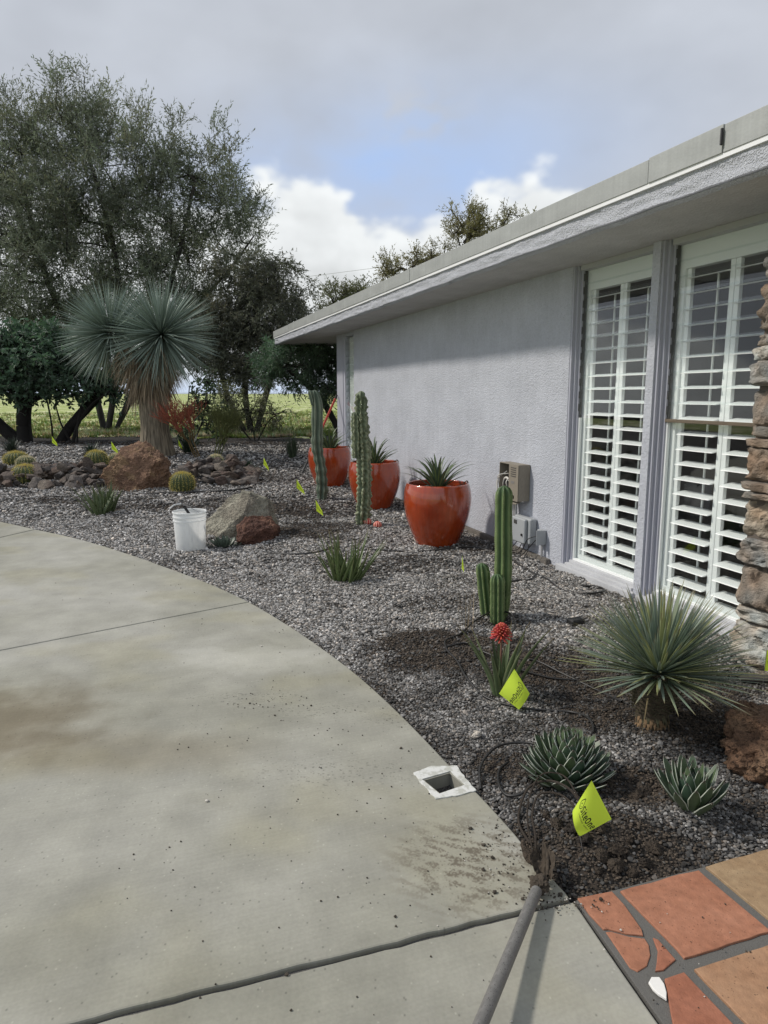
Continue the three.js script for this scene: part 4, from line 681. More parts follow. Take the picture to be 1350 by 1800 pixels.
solo('pebble', rockGeo(0.024, 0.018, 0.02, 31, { detail: 4, planes: 5, color: [0.5, 0.46, 0.4], alt: [0.42, 0.38, 0.33] }), rockMat, 'single pale pebble lying on the gravel near the drain cutout', 'pebble', [0.395, 0.01, -2.84]);
// small grey-green succulent at the foot of the slab
{
  seed(33); const p = thing('succulent', 'flat grey-green succulent on the gravel beside the white bucket', 'succulent', [-1.53, -0.005, -6.68], 0.3);
  const g = fleshLeaf({ L: 0.1, w: (t) => 0.045 * (0.5 + t * 1.2 - 1.7 * t * t * t * 0.9) + 0.002, th: () => 0.008, bend: -0.3, channel: 0.3, face: [0.085, 0.115, 0.085], edge: [0.13, 0.16, 0.12], segs: 6 });
  for (let i = 0; i < 26; i++) { const o = putLeaf(p, g, succMat, i * 2.4, lerp(0.3, 1.35, i / 26), 0.02 + 0.05 * (i / 26), 0.01, R(0.8, 1.1)); o.position.x *= 1.4; }
}
// border of broken stones, left and right of the boulder
{
  const kinds = [];
  const pal = [[[0.13, 0.105, 0.09], [0.17, 0.135, 0.11]], [[0.16, 0.14, 0.125], [0.12, 0.1, 0.09]], [[0.12, 0.085, 0.07], [0.15, 0.115, 0.09]], [[0.2, 0.17, 0.14], [0.14, 0.11, 0.09]], [[0.105, 0.095, 0.09], [0.16, 0.14, 0.125]]];
  for (let k = 0; k < 12; k++) kinds.push(rockGeo(0.16, [0.05, 0.085, 0.07, 0.11][k % 4], 0.115, 200 + k * 7, { detail: 4, planes: 12, color: pal[k % 5][0], alt: pal[k % 5][1], rough: 0.06, f: 8, crease: 0.35 }));
  seed(55);
  const tones = ['dark brown', 'grey', 'reddish brown', 'pale tan', 'charcoal'], forms = ['flat', 'wedge-shaped', 'slab-like', 'chunky'];
  const heap = (n, spot, where, group) => { for (let i = 0; i < n; i++) { const [x, y, z, t] = spot(i / n), s = R(0.45, 0.95) * (R() < 0.12 ? 1.35 : 1), k = Math.floor(R(12)), size = s > 0.9 ? 'large' : s > 0.65 ? 'medium' : 'small', row = t < 0.33 ? 'front' : t < 0.66 ? 'middle' : 'back'; const o = solo('stone', kinds[k], rockMat, `${size} ${forms[k % 4]} ${tones[k % 5]} stone, ${row} of the rock border, ${where(x)}`, 'stone', [x, groundY(x, z) + y, z], 0, group); o.rotation.set(R(-0.6, 0.6), R(6.28), R(-0.6, 0.6)); o.scale.setScalar(s); } };
  const taper = (t) => Math.sin(Math.PI * t);
  heap(170, () => { const x = R(-6.3, -3.75), t = R(), z = lerp(-10.15, -11.45, t) - 0.12 * (x + 5); return [x, 0.02 + 0.16 * taper(t) * R(0.2, 1.1), z, t]; }, (x) => (x < -5.65 ? 'by the frame edge' : x < -5.1 ? 'beside the low golden cactus' : x < -4.4 ? 'halfway to the boulder' : 'against the brown boulder'), 'stones left of the brown boulder');
  heap(100, () => { const x = R(-3.15, -1.95), t = R(), z = lerp(-10.35, -11.35, t), m = sstep(-1.9, -2.35, x) * sstep(-3.2, -2.85, x); return [x, 0.02 + 0.26 * taper(t) * R(0.2, 1.05) * m, z, t]; }, (x) => (x < -2.8 ? 'behind the lone barrel cactus' : x < -2.4 ? 'below the whitish cactus' : 'at the end nearest the house'), 'stones right of the brown boulder');
}

// ---------------------------------------------------------------- white bucket with a trowel in it
{
  const b = thing('bucket', 'white plastic bucket with a wire handle standing on the gravel', 'bucket', [-1.82, -0.004, -6.56], 0.4);
  const plastic = mat(lin(0.93, 0.95, 0.97), 0.95, { transmission: 0.5, thickness: 0, clearcoat: 0.5, clearcoatRoughness: 0.3, map: rep(dataTex(256, (u, v) => { const k = 0.97 - 0.05 * sstep(0.1, 0.45, tileNoise(u, v, 7, 4)); return [k, k, k * 0.99]; }, true), 2) });
  const prof = [[0.0, 0.004], [0.125, 0.004], [0.131, 0.0], [0.134, 0.012], [0.1465, 0.282], [0.1525, 0.284], [0.153, 0.292], [0.148, 0.295], [0.1488, 0.318], [0.1555, 0.32], [0.156, 0.328], [0.150, 0.331], [0.1505, 0.358], [0.157, 0.361], [0.1575, 0.37], [0.152, 0.374], [0.147, 0.37], [0.1465, 0.355]];
  mesh('body', toCreasedNormals(strip(new THREE.LatheGeometry(prof.map((p) => new THREE.Vector2(...p)), 64)), 0.6), plastic, b);
  const h = mesh('handle', tube([V(-0.155, 0.335, 0), V(-0.178, 0.36, 0.03), V(-0.165, 0.40, 0.07), V(-0.08, 0.43, 0.11), V(0.0, 0.40, 0.12), V(0.08, 0.35, 0.11), V(0.15, 0.315, 0.05), V(0.158, 0.33, 0.0)].map((p) => V(p.x, p.y, -p.z)), 0.0028, 60, 6), mat(lin(0.45, 0.45, 0.45), 0.35, { metalness: 0.9 }), b);
  mesh('grip', tube([V(-0.17, 0.395, -0.06), V(-0.13, 0.42, -0.09), V(-0.06, 0.428, -0.115)], 0.0065, 14, 8), plastic, h);
  const t = thing('trowel', 'black trowel handle sticking out of the white bucket', 'trowel', [-1.8, 0.05, -6.6], 0.3);
  mesh('handle', tube([V(0.01, 0.2, -0.02), V(-0.03, 0.28, 0.01), V(-0.075, 0.362, 0.03)], 0.0135, 14, 8, 0.9), mat(lin(0.015, 0.015, 0.016), 0.5), t);
  mesh('blade', gridGeo(6, 6, (u, v) => [0.03 + 0.02 * v + (u - 0.5) * 0.07 * (1 - 0.5 * v), 0.2 - 0.17 * v, -0.03 - 0.02 * v + 0.02 * (u - 0.5) ** 2]), mat(lin(0.5, 0.5, 0.5), 0.4, { metalness: 0.8 }), t);
}

// ---------------------------------------------------------------- marking flags
function flagTexture(mirror, full) {
  const c = document.createElement('canvas'); c.width = 512; c.height = 400; const g = c.getContext('2d');
  g.fillStyle = '#e2ff48'; g.fillRect(0, 0, 512, 400);
  if (mirror) { g.translate(512, 0); g.scale(-1, 1); }
  g.fillStyle = g.strokeStyle = '#20260f';
  // drop-shaped emblem and the word
  g.lineWidth = 9; g.beginPath(); g.moveTo(92, 148); g.bezierCurveTo(128, 190, 132, 206, 132, 222); g.arc(92, 222, 40, 0, Math.PI, false); g.bezierCurveTo(52, 206, 58, 190, 92, 148); g.stroke();
  g.lineWidth = 6; g.beginPath(); g.arc(92, 224, 17, 0.3, 5.2); g.stroke();
  g.font = 'bold 112px sans-serif'; g.fillText('SiteOne', 140, 255, 362);
  if (full) { g.font = 'bold 25px sans-serif'; let x = 154; for (const ch of 'LANDSCAPE SUPPLY') { g.fillText(ch, x, 290); x += 20; } } else g.fillRect(154, 276, 320, 4);
  const t = new THREE.CanvasTexture(c); t.colorSpace = THREE.SRGBColorSpace; return t;
}
const flagMats = [flagTexture(false, true), flagTexture(true, false)].map((t) => mat(lin(1, 1, 1), 0.95, { map: t, transmission: 0.35, thickness: 0 }));
const wireMat = mat(lin(0.32, 0.32, 0.31), 0.4, { metalness: 0.8 });
// corners in metres: where the picture of the flag starts (u0 v0), then u1 v0, u1 v1, u0 v1; bulge pushes the middle towards dir
function flag(label, P, bulge, m, stake) {
  const o = stake[0], f = thing('marking_flag', label, 'flag', o, 0, 'yellow marking flags in the planting bed'), Q = P.map((p) => V(p[0] - o[0], p[1] - o[1], p[2] - o[2]));
  const g = gridGeo(12, 12, (u, v) => { const a = Q[0].clone().lerp(Q[1], u), b = Q[3].clone().lerp(Q[2], u), p = a.lerp(b, v), k = Math.sin(u * Math.PI) * Math.sin(Math.min(1, v * 0.8 + 0.2) * Math.PI); p.addScaledVector(V(...bulge), k); return [p.x, p.y, p.z]; });
  mesh('sheet', g, m, f);
  mesh('wire', tube(stake.map((s) => V(s[0] - o[0], s[1] - o[1], s[2] - o[2])), 0.0013, 16, 5), wireMat, f);
}
// the flag that shows its print the right way round, next to the round agave
flag('yellow marking flag with readable black print beside the round agave', [[0.598, 0.143, -2.07], [0.619, 0.068, -2.05], [0.724, 0.115, -2.07], [0.66, 0.237, -2.09]], [-0.014, 0.0, 0.016], flagMats[0], [[0.634, -0.02, -2.03], [0.6195, 0.068, -2.05], [0.5985, 0.143, -2.07]]);
flag('yellow marking flag with mirrored print in front of the flowering aloe', [[0.668, 0.094, -3.08], [0.617, 0.024, -3.06], [0.531, 0.084, -3.1], [0.602, 0.196, -3.12]], [0.004, 0.004, 0.016], flagMats[0], [[0.616, -0.03, -3.05], [0.617, 0.02, -3.06], [0.668, 0.092, -3.083]]);
const smallFlag = (label, x, z, top, w, h, turn, sag, lean) => {
  const y = groundY(x, z), c = Math.cos(turn), s = Math.sin(turn), P = (u, v) => [x + c * u + lean * v, y + v, z - s * u];
  flag(label, [P(0, top - h * 1.1), P(w * 0.9, top - h * 1.25 - sag), P(w * 0.8, top - h * 0.75 - sag), P(0, top)], [s * 0.008, 0, c * 0.012], flagMats[0], [P(0, -0.03), P(0, top * 0.5), P(0, top)]);
};
smallFlag('narrow edge-on yellow flag beside the three-stemmed cactus', 0.585, -5.25, 0.24, 0.11, 0.10, 1.25, 0.05, 0.02);
smallFlag('yellow flag nearest the foot of the knobbly cactus', -0.76, -7.95, 0.25, 0.10, 0.12, 0.7, 0.05, -0.06);
smallFlag('yellow flag between the slim cactus and the grey slab', -1.2, -9.64, 0.24, 0.13, 0.11, 0.35, 0.08, 0.03);
smallFlag('yellow flag out in the gravel past the rock heap', -1.9, -11.13, 0.26, 0.11, 0.11, 0.6, 0.08, 0.05);
smallFlag('tiny yellow flag beside the trunk of the tall yucca', -3.72, -12.9, 0.28, 0.08, 0.11, 0.8, 0.05, 0.0);
smallFlag('yellow flag standing just behind the brown boulder', -4.75, -12.4, 0.3, 0.12, 0.12, 0.3, 0.07, 0.02);
smallFlag('yellow flag under the dark leafy tree', -6.15, -13.2, 0.3, 0.1, 0.11, 0.5, 0.05, 0.02);
smallFlag('yellow flag at the foot of the stone pillar', 1.885, -3.35, 0.2, 0.13, 0.1, 0.3, 0.0, 0.02);

// ---------------------------------------------------------------- drip lines and cables on the gravel
const hose = mat(lin(0.018, 0.017, 0.016), 0.45), mudHose = mat(lin(0.05, 0.038, 0.028), 0.9, { bumpMap: rep(grit, 3), bumpScale: 0.004 });
const onBed = (l, lift = 0.013) => l.map(([x, z, y]) => V(x, groundY(x, z) + lift + (y ?? 0), z));
const lines = [
  [[[1.11, -6.01], [1.18, -5.62], [1.27, -5.40], [1.33, -5.11], [1.45, -4.93], [1.61, -5.04], [1.61, -5.19], [1.49, -5.22]], 0.008, 'black drip hose ending in a hook beside the window sill'],
  [[[0.9, -5.32], [1.05, -5.35], [1.12, -5.34], [1.19, -5.47], [1.3, -5.75]], 0.008, 'short black drip hose behind the three-stemmed cactus'],
  [[[-1.06, -6.34], [-0.69, -6.23], [-0.45, -6.53], [-0.08, -6.51], [0.34, -6.41], [0.83, -6.52], [1.06, -6.3], [1.2, -6.1]], 0.008, 'black drip hose running past the foot of the nearest pot'],
  [[[0.73, -3.94, 0.01], [0.80, -4.17, 0.05], [0.79, -4.36, 0.06], [0.71, -4.41, 0.05], [0.59, -4.30, 0.03], [0.45, -4.08], [0.36, -3.96], [0.35, -3.83], [0.39, -3.64], [0.42, -3.39], [0.49, -3.22], [0.63, -3.10], [0.76, -3.05], [0.85, -3.01], [0.89, -2.91], [0.88, -2.80], [0.8, -2.7]], 0.0056, 'long black drip hose looping around the flowering aloe'],
  [[[0.35, -3.86], [0.47, -3.89], [0.53, -3.74], [0.66, -3.62], [0.80, -3.64], [0.92, -3.49], [1.04, -3.32], [1.1, -3.1]], 0.0056, 'black drip hose running from the flowering aloe to the low yucca'],
  [[[0.7, -3.5], [0.75, -3.47], [0.85, -3.42], [0.97, -3.39]], 0.0056, 'short stub of black drip hose right of the flowering aloe'],
  [[[0.36, -2.44], [0.375, -2.56, 0.02], [0.46, -2.68, 0.03], [0.55, -2.70, 0.03], [0.615, -2.66, 0.04], [0.60, -2.56, 0.05], [0.56, -2.44, 0.03], [0.50, -2.37, 0.01], [0.45, -2.38], [0.43, -2.46], [0.45, -2.56], [0.49, -2.61]], 0.0052, 'coiled black drip hose beside the round agave'],
  [[[-1.11, -6.73], [-1.04, -6.44], [-0.89, -6.29], [-0.72, -6.27], [-0.59, -6.40], [-0.46, -6.64]], 0.008, 'black drip hose in a shallow curve below the red-brown rock'],
  [[[-3.95, -9.75], [-3.13, -9.85], [-2.75, -9.9], [-2.12, -9.95], [-1.9, -10.2]], 0.012, 'straight black drip hose in front of the brown boulder'],
  [[[-0.75, -9.2], [-0.5, -9.15], [-0.3, -9.05], [-0.35, -8.7]], 0.009, 'black drip hose between the slim cactus and the middle pot'],
];
for (const [l, r, label] of lines) solo('drip_hose', tube(onBed(l), r, l.length * 10, 7), hose, label, 'hose');
// mud-caked cables pulled out of the ground
[[[0.7, -2.1, 0.02], [0.665, -2.2, 0.06], [0.63, -2.33, 0.085], [0.57, -2.37, 0.08], [0.515, -2.31, 0.045], [0.485, -2.2, 0.02], [0.475, -2.08, 0.03], [0.47, -1.98, 0.045], [0.462, -1.9, 0.05]],
 [[0.69, -2.1, 0.01], [0.65, -2.17, 0.045], [0.605, -2.26, 0.06], [0.545, -2.29, 0.055], [0.505, -2.22, 0.035], [0.495, -2.12, 0.02], [0.475, -2.02, 0.03], [0.455, -1.92, 0.05]],
 [[0.68, -2.12, 0.02], [0.64, -2.26, 0.07], [0.58, -2.34, 0.07], [0.52, -2.35, 0.05], [0.47, -2.27, 0.01], [0.46, -2.2, 0.01], [0.475, -2.1, 0.02]]].forEach((l, i) => solo('muddy_cable', tube(onBed(l.map(([x, z, y]) => [x, z, Math.max(y, z > -1.98 ? y + 0.06 : y)]), 0.004), 0.003 + 0.0008 * i, 80, 6), mudHose, ['muddy cable arching highest beside the readable flag and joined to the digging tool', 'muddy cable running under the highest arch down to the digging tool', 'short muddy cable end hanging beside the drive edge'][i], 'cable'));
// clod hanging on the cables
solo('mud_clod', rockGeo(0.017, 0.016, 0.05, 61, { detail: 7, planes: 5, color: [0.075, 0.055, 0.036], alt: [0.055, 0.04, 0.027], rough: 0.25, fine: 0.06 }), rockMat, 'dark lump of mud stuck to the cables at the drive edge', 'mud', [0.452, 0.016, -2.04], 0.15);

// ---------------------------------------------------------------- digging tool lying on the drive
{
  const head = V(0.452, 0.03, -1.875), tail = V(0.015, 0.115, -0.94), t = thing('digging_tool', 'digging tool with grey pipe handle and mud-caked blade lying on the drive', 'tool', [head.x, 0.0, head.z]);
  const L = (x, y, z) => V(x - head.x, y, z - head.z);
  const hm = mat(lin(0.24, 0.245, 0.25), 0.55, { metalness: 0.25, map: rep(dataTex(256, (u, v) => { const k = 0.9 + 0.1 * tileNoise(u, v, 5, 4) - 0.5 * sstep(0.38, 0.46, tileNoise(u, v + 0.3, 22, 3)); return [k, k * 0.98, k * 0.95]; }, true), 8, 1) });
  mesh('handle', tube([L(head.x - 0.012, 0.034, head.z + 0.03), L(lerp(head.x, tail.x, 0.5), 0.07, lerp(head.z, tail.z, 0.5)), L(tail.x, tail.y, tail.z)], 0.0165, 30, 14), hm, t);
  // socket and curved blade, both plastered with mud
  const mud = vcol(0.95), blade = gridGeo(16, 22, (u, v) => { const w = lerp(0.028, 0.05, sstep(0, 0.5, v)) * (1 - 0.75 * sstep(0.55, 1, v)), a = (u - 0.5) * 2, c = 0.008 * n3(u * 5, v * 7, 1) + 0.004 * n3(u * 18, v * 22, 3); return [0.02 + v * 0.012 + a * w * 0.75, 0.03 + 0.018 * a * a * 1.3 + 0.018 * v + c + (u > 0.5 ? 0.012 * (u - 0.5) : 0), -v * 0.135]; });
  colorBy(blade, (x, y, z) => { const k = 0.9 + 0.6 * fbm3(x * 60, y * 60, z * 60, 3); return [0.06 * k, 0.046 * k, 0.032 * k]; });
  mesh('blade', blade, mud, t, 'mud-caked narrow blade');
  const sock = rockGeo(0.027, 0.024, 0.038, 71, { detail: 9, planes: 3, color: [0.06, 0.047, 0.035], alt: [0.045, 0.035, 0.025], rough: 0.3, fine: 0.07 }); sock.translate(0.004, 0.032, 0.0); mesh('socket', sock, mud, t, 'socket plastered with mud');
  const rib = tube([V(0.03, 0.045, -0.02), V(0.045, 0.055, -0.08), V(0.052, 0.07, -0.14)], 0.006, 16, 6); colorBy(rib, (x, y, z) => { const k = 0.8 + 0.6 * n3(x * 80, y * 80, z * 80); return [0.065 * k, 0.05 * k, 0.035 * k]; }); mesh('blade_rib', rib, mud, t);
}

// crumbs of soil and stray stones on the drive
{
  const N = 620, M = new THREE.Matrix4(), Q = new THREE.Quaternion(), C = new THREE.Color(), g = rockGeo(1, 0.7, 1, 81, { detail: 1, planes: 4, color: [1, 1, 1] }); g.deleteAttribute('color');
  const im = new THREE.InstancedMesh(g, mat(lin(1, 1, 1), 0.95), N); seed(83);
  const clusters = [[0.4, -2.05, 0.16, 0.22, 150], [0.46, -1.84, 0.07, 0.06, 60], [-0.2, -2.9, 0.7, 0.7, 110], [-0.6, -3.2, 0.35, 0.1, 50], [-0.5, -4.2, 0.9, 0.9, 60], [0.0, -2.0, 0.9, 0.6, 70], [-1.6, -5.3, 1.0, 1.2, 40], [0.55, -1.82, 0.12, 0.04, 40], [0.95, -1.65, 0.4, 0.25, 40]];
  let i = 0;
  for (const [cx, cz, rx, rz, n] of clusters) for (let k = 0; k < n; k++) { const a = R(6.28), d = Math.pow(R(), 0.7), x = cx + Math.cos(a) * d * rx, z = cz + Math.sin(a) * d * rz; const s = R(0.0012, 0.0034) * (R() < 0.07 ? 2.2 : 1); Q.setFromAxisAngle(V(0, 1, 0), R(6.28)); const on = tilesHere(x, z) || bedDist(x, z) < 0; M.compose(V(x, on ? (tilesHere(x, z) ? 0.006 : 0.001) + s * 0.4 : groundY(x, z) + s, z), Q, V(s, s, s)); im.setMatrixAt(i, M); if (R() < 0.8) { const b = R(0.03, 0.08); C.setRGB(b, b * 0.82, b * 0.62); } else { const b = R(0.35, 0.6); C.setRGB(b, b * 0.95, b * 0.86); } im.setColorAt(i, C); i++; }
  stuff('dirt', im, null, 'crumbs of soil and stray grit scattered over the drive and tiles');
  // clods turned up where the cables come out
  seed(84); const clod = [0, 1, 2].map((k) => rockGeo(0.03, 0.02, 0.026, 90 + k, { detail: 5, planes: 5, color: [0.05, 0.038, 0.027], alt: [0.035, 0.027, 0.02], rough: 0.4, fine: 0.08 }));
  const spots = [[0.74, -2.04], [0.79, -2.08], [0.68, -2.02], [0.72, -1.99], [0.82, -2.01], [0.64, -2.08], [0.58, -2.18], [0.9, -2.36], [0.96, -2.4], [0.62, -2.14], [0.56, -2.24], [0.76, -1.97], [0.86, -2.06], [0.7, -2.12], [0.66, -1.97]];
  for (const [x, z] of spots) { const o = solo('soil_clod', clod[Math.floor(R(3))], rockMat, 'dark clod of wet soil on the gravel below the readable flag', 'soil', [x, groundY(x, z) + 0.008, z], R(6), 'clods of turned soil'); o.scale.setScalar(R(0.5, 1.15)); }
}

// ---------------------------------------------------------------- electric boxes on the wall (own axes: x into the wall, -z along it)
{
  const beige = mat(lin(0.36, 0.32, 0.265), 0.6, { map: rep(flashTex, 2) }), dark = mat(lin(0.05, 0.048, 0.045), 0.7), grey = mat(lin(0.36, 0.38, 0.39), 0.45), black = mat(lin(0.012, 0.012, 0.013), 0.5), pale = mat(lin(0.62, 0.6, 0.55), 0.6), steel = mat(lin(0.5, 0.5, 0.5), 0.45, { metalness: 0.7 });
  const b = thing('meter_box', 'open beige metal meter box on the wall with wires hanging inside', 'electric box', hp(3.268, 5.72, 0.5), TH);
  // open case: back, sides, right-hand cover with slots; the flap below hangs open
  mesh('case', join([box(0.006, 0.32, 0.36, -0.004, 0.16, 0), box(0.11, 0.006, 0.36, -0.058, 0.322, 0), box(0.11, 0.32, 0.006, -0.058, 0.16, -0.18), box(0.11, 0.32, 0.006, -0.058, 0.16, 0.18)].map((g) => strip(g))), beige, b);
  mesh('inner_back', box(0.004, 0.3, 0.34, -0.01, 0.16, 0), dark, b);
  const cover = mesh('cover', box(0.006, 0.326, 0.17, -0.118, 0.16, 0.096, 0.002), beige, b);
  for (let k = 0; k < 5; k++) mesh('vent_slot', box(0.003, 0.006, 0.09, -0.1225, 0.295 - k * 0.019, 0.096), dark, cover);
  const knob = new THREE.CylinderGeometry(0.016, 0.016, 0.008, 18); knob.rotateZ(Math.PI / 2); knob.translate(-0.124, 0.035, 0.1); mesh('lock', knob, black, cover);
  mesh('maker_plate', box(0.002, 0.022, 0.06, -0.122, 0.165, 0.085), mat(lin(0.2, 0.19, 0.18), 0.5), cover);
  const flap = mesh('flap', box(0.1, 0.005, 0.2, 0, 0, 0), beige, b); flap.position.set(-0.075, -0.012, 0.05); flap.rotation.z = 0.35;
  const coil = new THREE.TorusGeometry(0.055, 0.011, 8, 24); coil.rotateY(Math.PI / 2); coil.translate(-0.08, 0.13, -0.1); mesh('wire_coil', coil, pale, b);
  const drum = new THREE.CylinderGeometry(0.05, 0.05, 0.08, 20); drum.rotateZ(Math.PI / 2); drum.translate(-0.06, 0.12, -0.08); mesh('meter_drum', drum, black, b);
  mesh('loose_wire', join([tube([V(-0.05, 0.24, -0.15), V(-0.12, 0.17, -0.19), V(-0.13, 0.06, -0.17), V(-0.09, 0.03, -0.1)], 0.006, 20, 6), tube([V(-0.05, 0.2, -0.05), V(-0.12, 0.16, -0.03), V(-0.1, 0.09, -0.04)], 0.006, 14, 6), tube([V(-0.05, 0.22, -0.12), V(-0.13, 0.2, -0.17), V(-0.11, 0.11, -0.19), V(-0.12, 0.03, -0.16)], 0.005, 20, 6)]), pale, b);
  mesh('conduit', join([tube([V(-0.045, 0.0, 0.02), V(-0.045, -0.16, 0.02)], 0.014, 6, 10), tube([V(-0.045, 0.0, -0.02), V(-0.042, -0.16, -0.01)], 0.012, 6, 10)]), steel, b);
  const c = thing('irrigation_controller', 'grey rounded plastic control box mounted low on the wall', 'control box', hp(3.268, 5.53, 0.13), TH);
  mesh('case', box(0.075, 0.235, 0.29, -0.038, 0.117, 0, 0.02), grey, c);
  mesh('lid', box(0.035, 0.225, 0.24, -0.092, 0.115, -0.012, 0.016), grey, c);
  mesh('window_slot', box(0.006, 0.035, 0.05, -0.111, 0.185, -0.05, 0.002), dark, c);
  const kn = new THREE.CylinderGeometry(0.011, 0.011, 0.012, 14); kn.rotateZ(Math.PI / 2); kn.translate(-0.114, 0.085, 0.07); mesh('latch', kn, black, c);
  const o = thing('socket_box', 'small grey outdoor socket box with open cover on a conduit', 'socket', hp(3.268, 5.27, 0.16), TH);
  mesh('case', box(0.05, 0.13, 0.075, -0.026, 0.065, 0, 0.006), grey, o);
  mesh('socket_face', join([box(0.004, 0.1, 0.05, -0.053, 0.065, -0.006), box(0.01, 0.03, 0.034, -0.056, 0.09, -0.006), box(0.01, 0.03, 0.034, -0.056, 0.04, -0.006)].map(strip)), black, o);
  mesh('cover', box(0.055, 0.13, 0.006, -0.075, 0.068, 0.038, 0.002), grey, o);
  mesh('conduit', tube([V(-0.026, 0.005, 0.012), V(-0.026, -0.09, 0.012), V(-0.026, -0.2, 0.012)], 0.0105, 8, 10), steel, o);
  // cords drop from the boxes to the ground
  const cord = (label, pts) => solo('power_cable', tube(pts.map(([lat, al, y]) => V(...hp(lat, al, y))), 0.0042, 40, 5), black, label, 'cable');
  cord('black cord looping from the control box to the socket', [[3.22, 5.5, 0.14], [3.17, 5.48, 0.06], [3.12, 5.42, 0.03], [3.16, 5.34, 0.12], [3.21, 5.28, 0.22]]);
  cord('black cord hanging from the socket to the ground', [[3.2, 5.27, 0.24], [3.14, 5.33, 0.2], [3.12, 5.38, 0.1], [3.1, 5.5, 0.03], [3.05, 5.7, 0.015]]);
  cord('black cord from the near end of the control box into the gravel', [[3.22, 5.43, 0.14], [3.18, 5.4, 0.07], [3.12, 5.36, 0.02], [3.05, 5.25, 0.012]]);
  cord('black cord from the far end of the control box into the gravel', [[3.22, 5.62, 0.14], [3.19, 5.68, 0.06], [3.12, 5.62, 0.03], [3.04, 5.5, 0.015], [3.0, 5.3, 0.012]]);
  cord('black cord bundled behind the others under the control box', [[3.23, 5.56, 0.14], [3.2, 5.6, 0.05], [3.16, 5.78, 0.02], [3.08, 5.85, 0.012], [2.98, 5.6, 0.014]]);
}
// small dark things by the low yucca and the pillar
solo('dark_pipe', tube([V(1.66, 0.02, -3.34), V(1.9, 0.06, -3.2), V(2.3, 0.07, -3.05)], 0.022, 16, 8), mat(lin(0.05, 0.045, 0.04), 0.8), 'dark pipe lying along the foot of the stone pillar', 'pipe', [0.16, 0, -0.1]);
solo('valve_box', box(0.1, 0.05, 0.07, 0, 0.02, 0, 0.012), mat(lin(0.02, 0.02, 0.02), 0.6), 'small black valve cover in the gravel behind the low yucca', 'valve cover', [1.22, groundY(1.22, -4.35), -4.35], 0.4);

// ---------------------------------------------------------------- red-handled tool leaning on the far corner
{
  const a = V(-1.3, 0.19, -11.13), b = V(...hp(3.24, 12.0, 1.42)), t = thing('long_handled_tool', 'long tool with red handle leaning against the far corner post', 'tool', a.toArray());
  const d = b.clone().sub(a), at = (k) => d.clone().multiplyScalar(k);
  mesh('handle', tube([at(0.3), at(0.6), at(0.95)], 0.02, 10, 8), mat(lin(0.36, 0.03, 0.015), 0.45), t);
  mesh('grip', tube([at(0.95), at(0.98), at(1)], 0.021, 6, 8), mat(lin(0.015, 0.015, 0.015), 0.7), t);
  mesh('shaft', tube([at(0.0), at(0.15), at(0.31)], 0.017, 8, 8), mat(lin(0.03, 0.03, 0.03), 0.6), t);
  mesh('head', box(0.16, 0.025, 0.03, -0.05, 0.012, 0.0, 0.005), mat(lin(0.06, 0.06, 0.06), 0.6, { metalness: 0.5 }), t);
}

